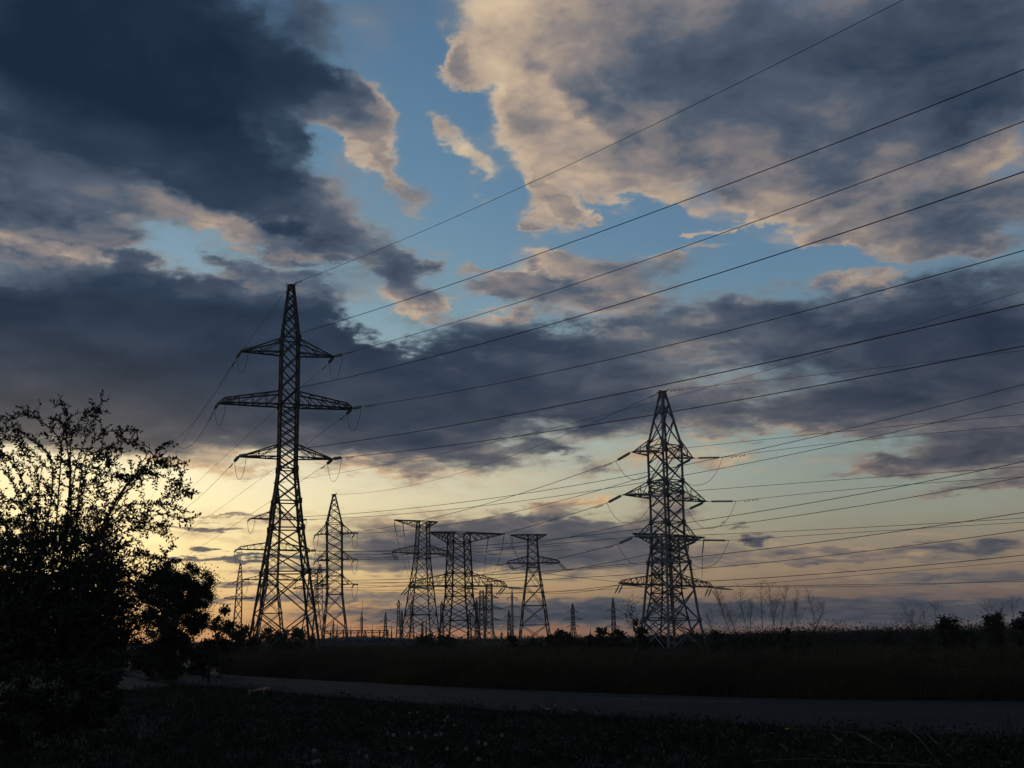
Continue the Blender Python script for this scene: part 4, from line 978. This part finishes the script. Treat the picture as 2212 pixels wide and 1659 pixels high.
def yellow_flower(x, y, label, h=.3, s=1.0):
    p = atz(x, y, h); root = empty('yellow_flower', (p.x, p.y, 0)); tag(root, label, 'flower', 'yellow flowers in the verge')
    mb = MB(); mb.tube([(.03, 0, 0), (.01, 0, h*.6), (0, 0, h)], .004, 4); mb.build('stem', MT['leaf'], root)
    mb = MB()
    for k in range(13):
        a = 2*PI*k/13; c_, s_ = math.cos(a), math.sin(a); r = .035*s
        mb.quad((0, 0, h), (r*.6*math.cos(a-.2), r*.6*math.sin(a-.2), h+.006), (r*c_, r*s_, h+.012), (r*.6*math.cos(a+.2), r*.6*math.sin(a+.2), h+.006))
    o = mb.build('petals', MT['yellow'], root)
    mb = MB(); mb.tube([(0, 0, h-.008), (0, 0, h+.01)], .009*s, 8); mb.build('flower_centre', MT['yellow'], root)
MT['yellow'] = pmat('yellow_petal', (.55, .33, .03), .7, 0, .15, 40)
yellow_flower(*r2(1295, 522), 'largest yellow flower at the near edge of the road', .3, 1.6)
yellow_flower(*r2(1345, 503), 'yellow flower just above and right of the largest one', .34, 1.2)
yellow_flower(*r2(1478, 530), 'small yellow flower right of the largest one', .28, 1.0)
yellow_flower(*r3(640, 985), 'lone yellow flower at the tip of an arching stalk on the right', .3, 1.2)
yellow_flower(*r2(462, 545), 'small yellow flower in the verge above the dandelion clocks', .24, 1.0)
yellow_flower(*r2(415, 548), 'second small yellow flower above the dandelion clocks', .24, 1.0)
# arching fallen stalks at lower right
for i, (pl, lab) in enumerate((([(640, 985), (860, 985), (1100, 1015), (1290, 1120), (1480, 1210), (1570, 1245)], 'longest arching dry stalk at the lower right'),
     ([(920, 1010), (1010, 1070), (1090, 1140), (1150, 1205)], 'short slanting dry stalk left of the longest arch'),
     ([(1100, 1000), (1220, 1080), (1310, 1150), (1370, 1212)], 'middle slanting dry stalk under the longest arch'),
     ([(1440, 985), (1520, 1050), (1600, 1150), (1660, 1240)], 'dry stalk slanting down just right of the longest arch'),
     ([(1560, 1010), (1640, 1080), (1730, 1170), (1790, 1243)], 'rightmost slanting dry stalk at the lower right'),
     ([(420, 1195), (800, 1180), (1150, 1205), (1350, 1215), (1600, 1225)], 'nearly level dry stalk along the bottom right'),
     ([(600, 1080), (650, 1130), (700, 1190)], 'shortest slanting dry stalk at the left of the arches'))):
    pts = []
    for k, q in enumerate(pl):
        f = k/(len(pl)-1); pts.append(atz(*r3(*q), .12 + .4*math.sin(PI*(.25+.75*f))))
    root = pts[-1].copy(); root.z = 0; mb = MB(); mb.tube([p-root for p in pts], [.003 + .004*k/len(pts) for k in range(len(pts))], 5)
    for k in range(14):
        j = random.randrange(len(pts)-1); a = pts[j].lerp(pts[j+1], random.random())-root; mb.bar(a, a + Vector((random.gauss(0, .05), random.gauss(0, .05), random.uniform(.0, .08))), .002, .001, 3)
    o = mb.build('fallen_stalk', MT['straw'] if 'straw' in MT else MT.setdefault('straw', pmat('pale_straw', (.06, .05, .026), .9, 0, .2, 8))); o.location = root
    tag(o, lab, 'dry stalk', 'dry stalks lying over the verge grass')
# broken board, stones, bag and scraps
def rock(name, label, x, y, w, d, h, mat, seed, cat='stone', lump=.18, z=.05):
    rg = random.Random(seed); p = atz(x, y, z); bm = bmesh.new(); bmesh.ops.create_icosphere(bm, subdivisions=3, radius=.5)
    ph = [rg.uniform(0, 6) for _ in range(6)]
    for v_ in bm.verts:
        c_ = v_.co; k = 1 + lump*(math.sin(5*c_.x+ph[0])*math.sin(6*c_.y+ph[1]) + math.sin(7*c_.z+ph[2])*math.sin(9*c_.x+ph[3])) + rg.uniform(-.03, .03)
        if c_.z > 0: k *= 1 + .15*c_.z
        v_.co = Vector((c_.x*k*w, c_.y*k*d, max(-.2, c_.z*k)*h))
    me = bpy.data.meshes.new(name); bm.to_mesh(me); bm.free(); me.materials.append(mat); o = bpy.data.objects.new(name, me); C.objects.link(o)
    o.location = (p.x, p.y, p.z + h*.18); tag(o, label, cat); return o
stone = pmat('pale_stone', (.26, .22, .17), .95, 0, .3, 9)
rock('stone', 'pale pointed stone at the far edge of the road', 1168, 1481, .34, .3, .34, stone, 3)
rock('stone', 'flat pale stone lying right of the pointed one by the road', 1194, 1484, .26, .2, .12, stone, 4)
rock('stone', 'small grey stone in the weeds above the road, right of centre', 1058, 1463, .2, .2, .2, stone, 8)
rock('plastic_bag', 'crumpled bluish white plastic bag in the weeds at right', 2107, 1497, .26, .22, .2, pmat('bluish_plastic', (.5, .56, .62), .35, 0, .35, 14), 5, 'bag', .35)
rock('litter_scrap', 'small white scrap at the far roadside on the left', 404, 1442, .3, .2, .12, pmat('white_scrap', (.5, .48, .45), .8, 0, .2, 10), 6, 'litter', .3)
rock('litter_scrap', 'brownish scrap beside the bush at the far roadside', 277, 1438, .4, .25, .2, pmat('brown_scrap', (.28, .2, .13), .8, 0, .2, 10), 7, 'litter', .3)
bp0 = atz(538, 1499, .03); bp1 = atz(575, 1486, .33); bp1.y = bp0.y + .15; bp1 = at(575, 1486, bp1.y)
root = empty('broken_board', (bp0.x, bp0.y, 0)); tag(root, 'broken piece of wooden board leaning over the grass by the road', 'board')
bd = pmat('weathered_board', (.24, .16, .11), .9, 0, .3, 5); a, c_ = Vector((0, 0, .10)), bp1 - Vector((bp0.x, bp0.y, 0))
mb = MB(); d = (c_-a).normalized(); s_ = Vector((0, 1, 0)); u = d.cross(s_)
for (w0, off, e) in ((.07, 0, 0), ):
    P8 = []
    for (q, ee) in ((a, 0), (c_, .05)):
        for (i_, j_) in ((-1, -1), (1, -1), (1, 1), (-1, 1)): P8.append(tuple(q + s_*(.11*i_) + u*(.035*j_) + d*(ee*i_)))
    n0 = len(mb.v); mb.v += P8; mb.f += [(0, 1, 2, 3), (7, 6, 5, 4)] + [(i, 4+i, 4+(i+1) % 4, (i+1) % 4) for i in range(4)]
mb.build('plank', bd, root)
mb = MB(); mb.bar((0, 0, 0), (0, 0, .16), .05); mb.bar(c_ - Vector((.05, 0, 0)), Vector((c_.x-.05, 0, 0)), .02); mb.build('batten', bd, root)

# ---- switchyard: masts, gantry, concrete pole
GM = 'lightning masts in the switchyard'
for (x, yt, Y, lab) in ((783, 1296, 450, 'tallest lightning mast left of the leftmost flat topped pylon'), (758, 1352, 430, 'short mast at the left end of the switchyard gantry'), (804.5, 1350, 430, 'short mast at the middle of the switchyard gantry'),
                        (921, 1332, 380, 'thin mast between the legs of the leftmost flat topped pylon'), (1275, 1354, 400, 'thin spike mast above the narrow conical bush'), (846, 1345, 440, 'thin mast at the right end of the switchyard gantry'), (729, 1342, 430, 'thin mast left of the gantry behind the slender pylon'), (558, 1325, 430, 'thin mast seen between the left legs of the tallest pylon')):
    p = at(x, yt, Y); root = empty('lightning_mast', (p.x, Y, 0)); tag(root, lab, 'mast', GM)
    mb = MB(); mb.tube([(0, 0, 0), (0, 0, p.z*.62)], [.32, .24], 6); mb.build('mast_tube', MT['dark_steel'], root)
    mb = MB(); mb.tube([(0, 0, p.z*.62), (0, 0, p.z)], [.16, .05], 5); mb.build('spike', MT['dark_steel'], root)
gx0, gx1, GY = at(700, 1363, 430), at(840, 1361, 430), 430
root = empty('switchyard_gantry', (gx0.x, GY, 0)); tag(root, 'long low switchyard gantry behind the slender pylon', 'gantry')
Wd = gx1.x-gx0.x; zt = (gx0.z+gx1.z)/2 ; mb = MB()
for dz in (0, 1.0): mb.bar((0, 0, zt-dz), (Wd, 0, zt-dz), .2)
for k in range(36): mb.bar((Wd*k/36, 0, zt-(k % 2)), (Wd*(k+1)/36, 0, zt-((k+1) % 2)), .1)
mb.build('beam', MT['dark_steel'], root)
for x in (701, 714, 728, 742, 758, 773, 789, 804, 820, 838):
    q = at(x, 1363, GY).x - gx0.x; mb = MB(); mb.tube([(q, 0, 0), (q, 0, zt)], .3, 5); mb.build('post', MT['dark_steel'], root)
for i, (x0, x1, y) in enumerate(((725, 745, 1376), (752, 764, 1376), (770, 786, 1375), (792, 808, 1374), (815, 826, 1376), (830, 846, 1372), (880, 900, 1374), (1070, 1082, 1376))):
    a_, b_ = at(x0, y, 420), at(x1, y, 420); root = empty('busbar_frame', (a_.x, 420, 0)); tag(root, ['first', 'second', 'third', 'fourth', 'fifth', 'sixth', 'seventh', 'eighth'][i] + ' low busbar frame from the left along the switchyard', 'frame', 'low busbar frames in the switchyard')
    w_ = b_.x-a_.x; mb = MB(); mb.bar((-.5, 0, a_.z), (w_+.5, 0, a_.z), .18); mb.build('beam', MT['dark_steel'], root)
    for q in (0, w_): mb = MB(); mb.tube([(q, 0, 0), (q, 0, a_.z)], .18, 5); mb.tube([(q, 0, a_.z), (q, 0, a_.z+.9)], .14, 5); mb.build('post', MT['dark_steel'], root)
pY = 260; p = at(1106, 1274, pY); root = empty('concrete_pole', (p.x, pY, 0)); tag(root, 'single slim concrete pole with three thin crossarms left of the slimmest flat topped pylon', 'pole')
mb = MB(); mb.tube([(0, 0, 0), (0, 0, p.z*.9), (0, 0, p.z)], [.38, .24, .1], 8); mb.build('shaft', MT['concrete'], root)
for (y, l, r) in ((1291, 9.5, 10), (1311, 15, 16.5), (1332.5, 9, 15)):
    q = at(1106, y, pY).z; s = pY/F0; mb = MB(); mb.bar((-l*s, 0, q), (r*s, 0, q), .1); mb.bar((-l*s*.5, 0, q), (0, 0, q+.6), .06); mb.bar((r*s*.5, 0, q), (0, 0, q+.6), .06); mb.build('crossarm', MT['dark_steel'], root)
    for e in (-l*s, r*s): mb = MB(); mb.tube([(e, 0, q), (e, 0, q-.9)], .09, 5); mb.build('insulator_string', MT['glass'], root)

# ------------------------------------------------------------------ thin evening haze
mb = MB(); mb.box((0, 845, 34.5), 3300, 2010, 71)
hz = mb.build('haze', None); hm = bpy.data.materials.new('thin_haze'); hm.use_nodes = True; t = hm.node_tree; t.nodes.clear()
pv = t.nodes.new('ShaderNodeVolumePrincipled'); pv.inputs['Color'].default_value = (.75, .72, .74, 1); pv.inputs['Density'].default_value = .00018; pv.inputs['Anisotropy'].default_value = .3
mo = t.nodes.new('ShaderNodeOutputMaterial'); t.links.new(pv.outputs[0], mo.inputs['Volume']); hz.data.materials.append(hm)
tag(hz, 'thin evening haze over the far part of the field', 'haze', kind='stuff')
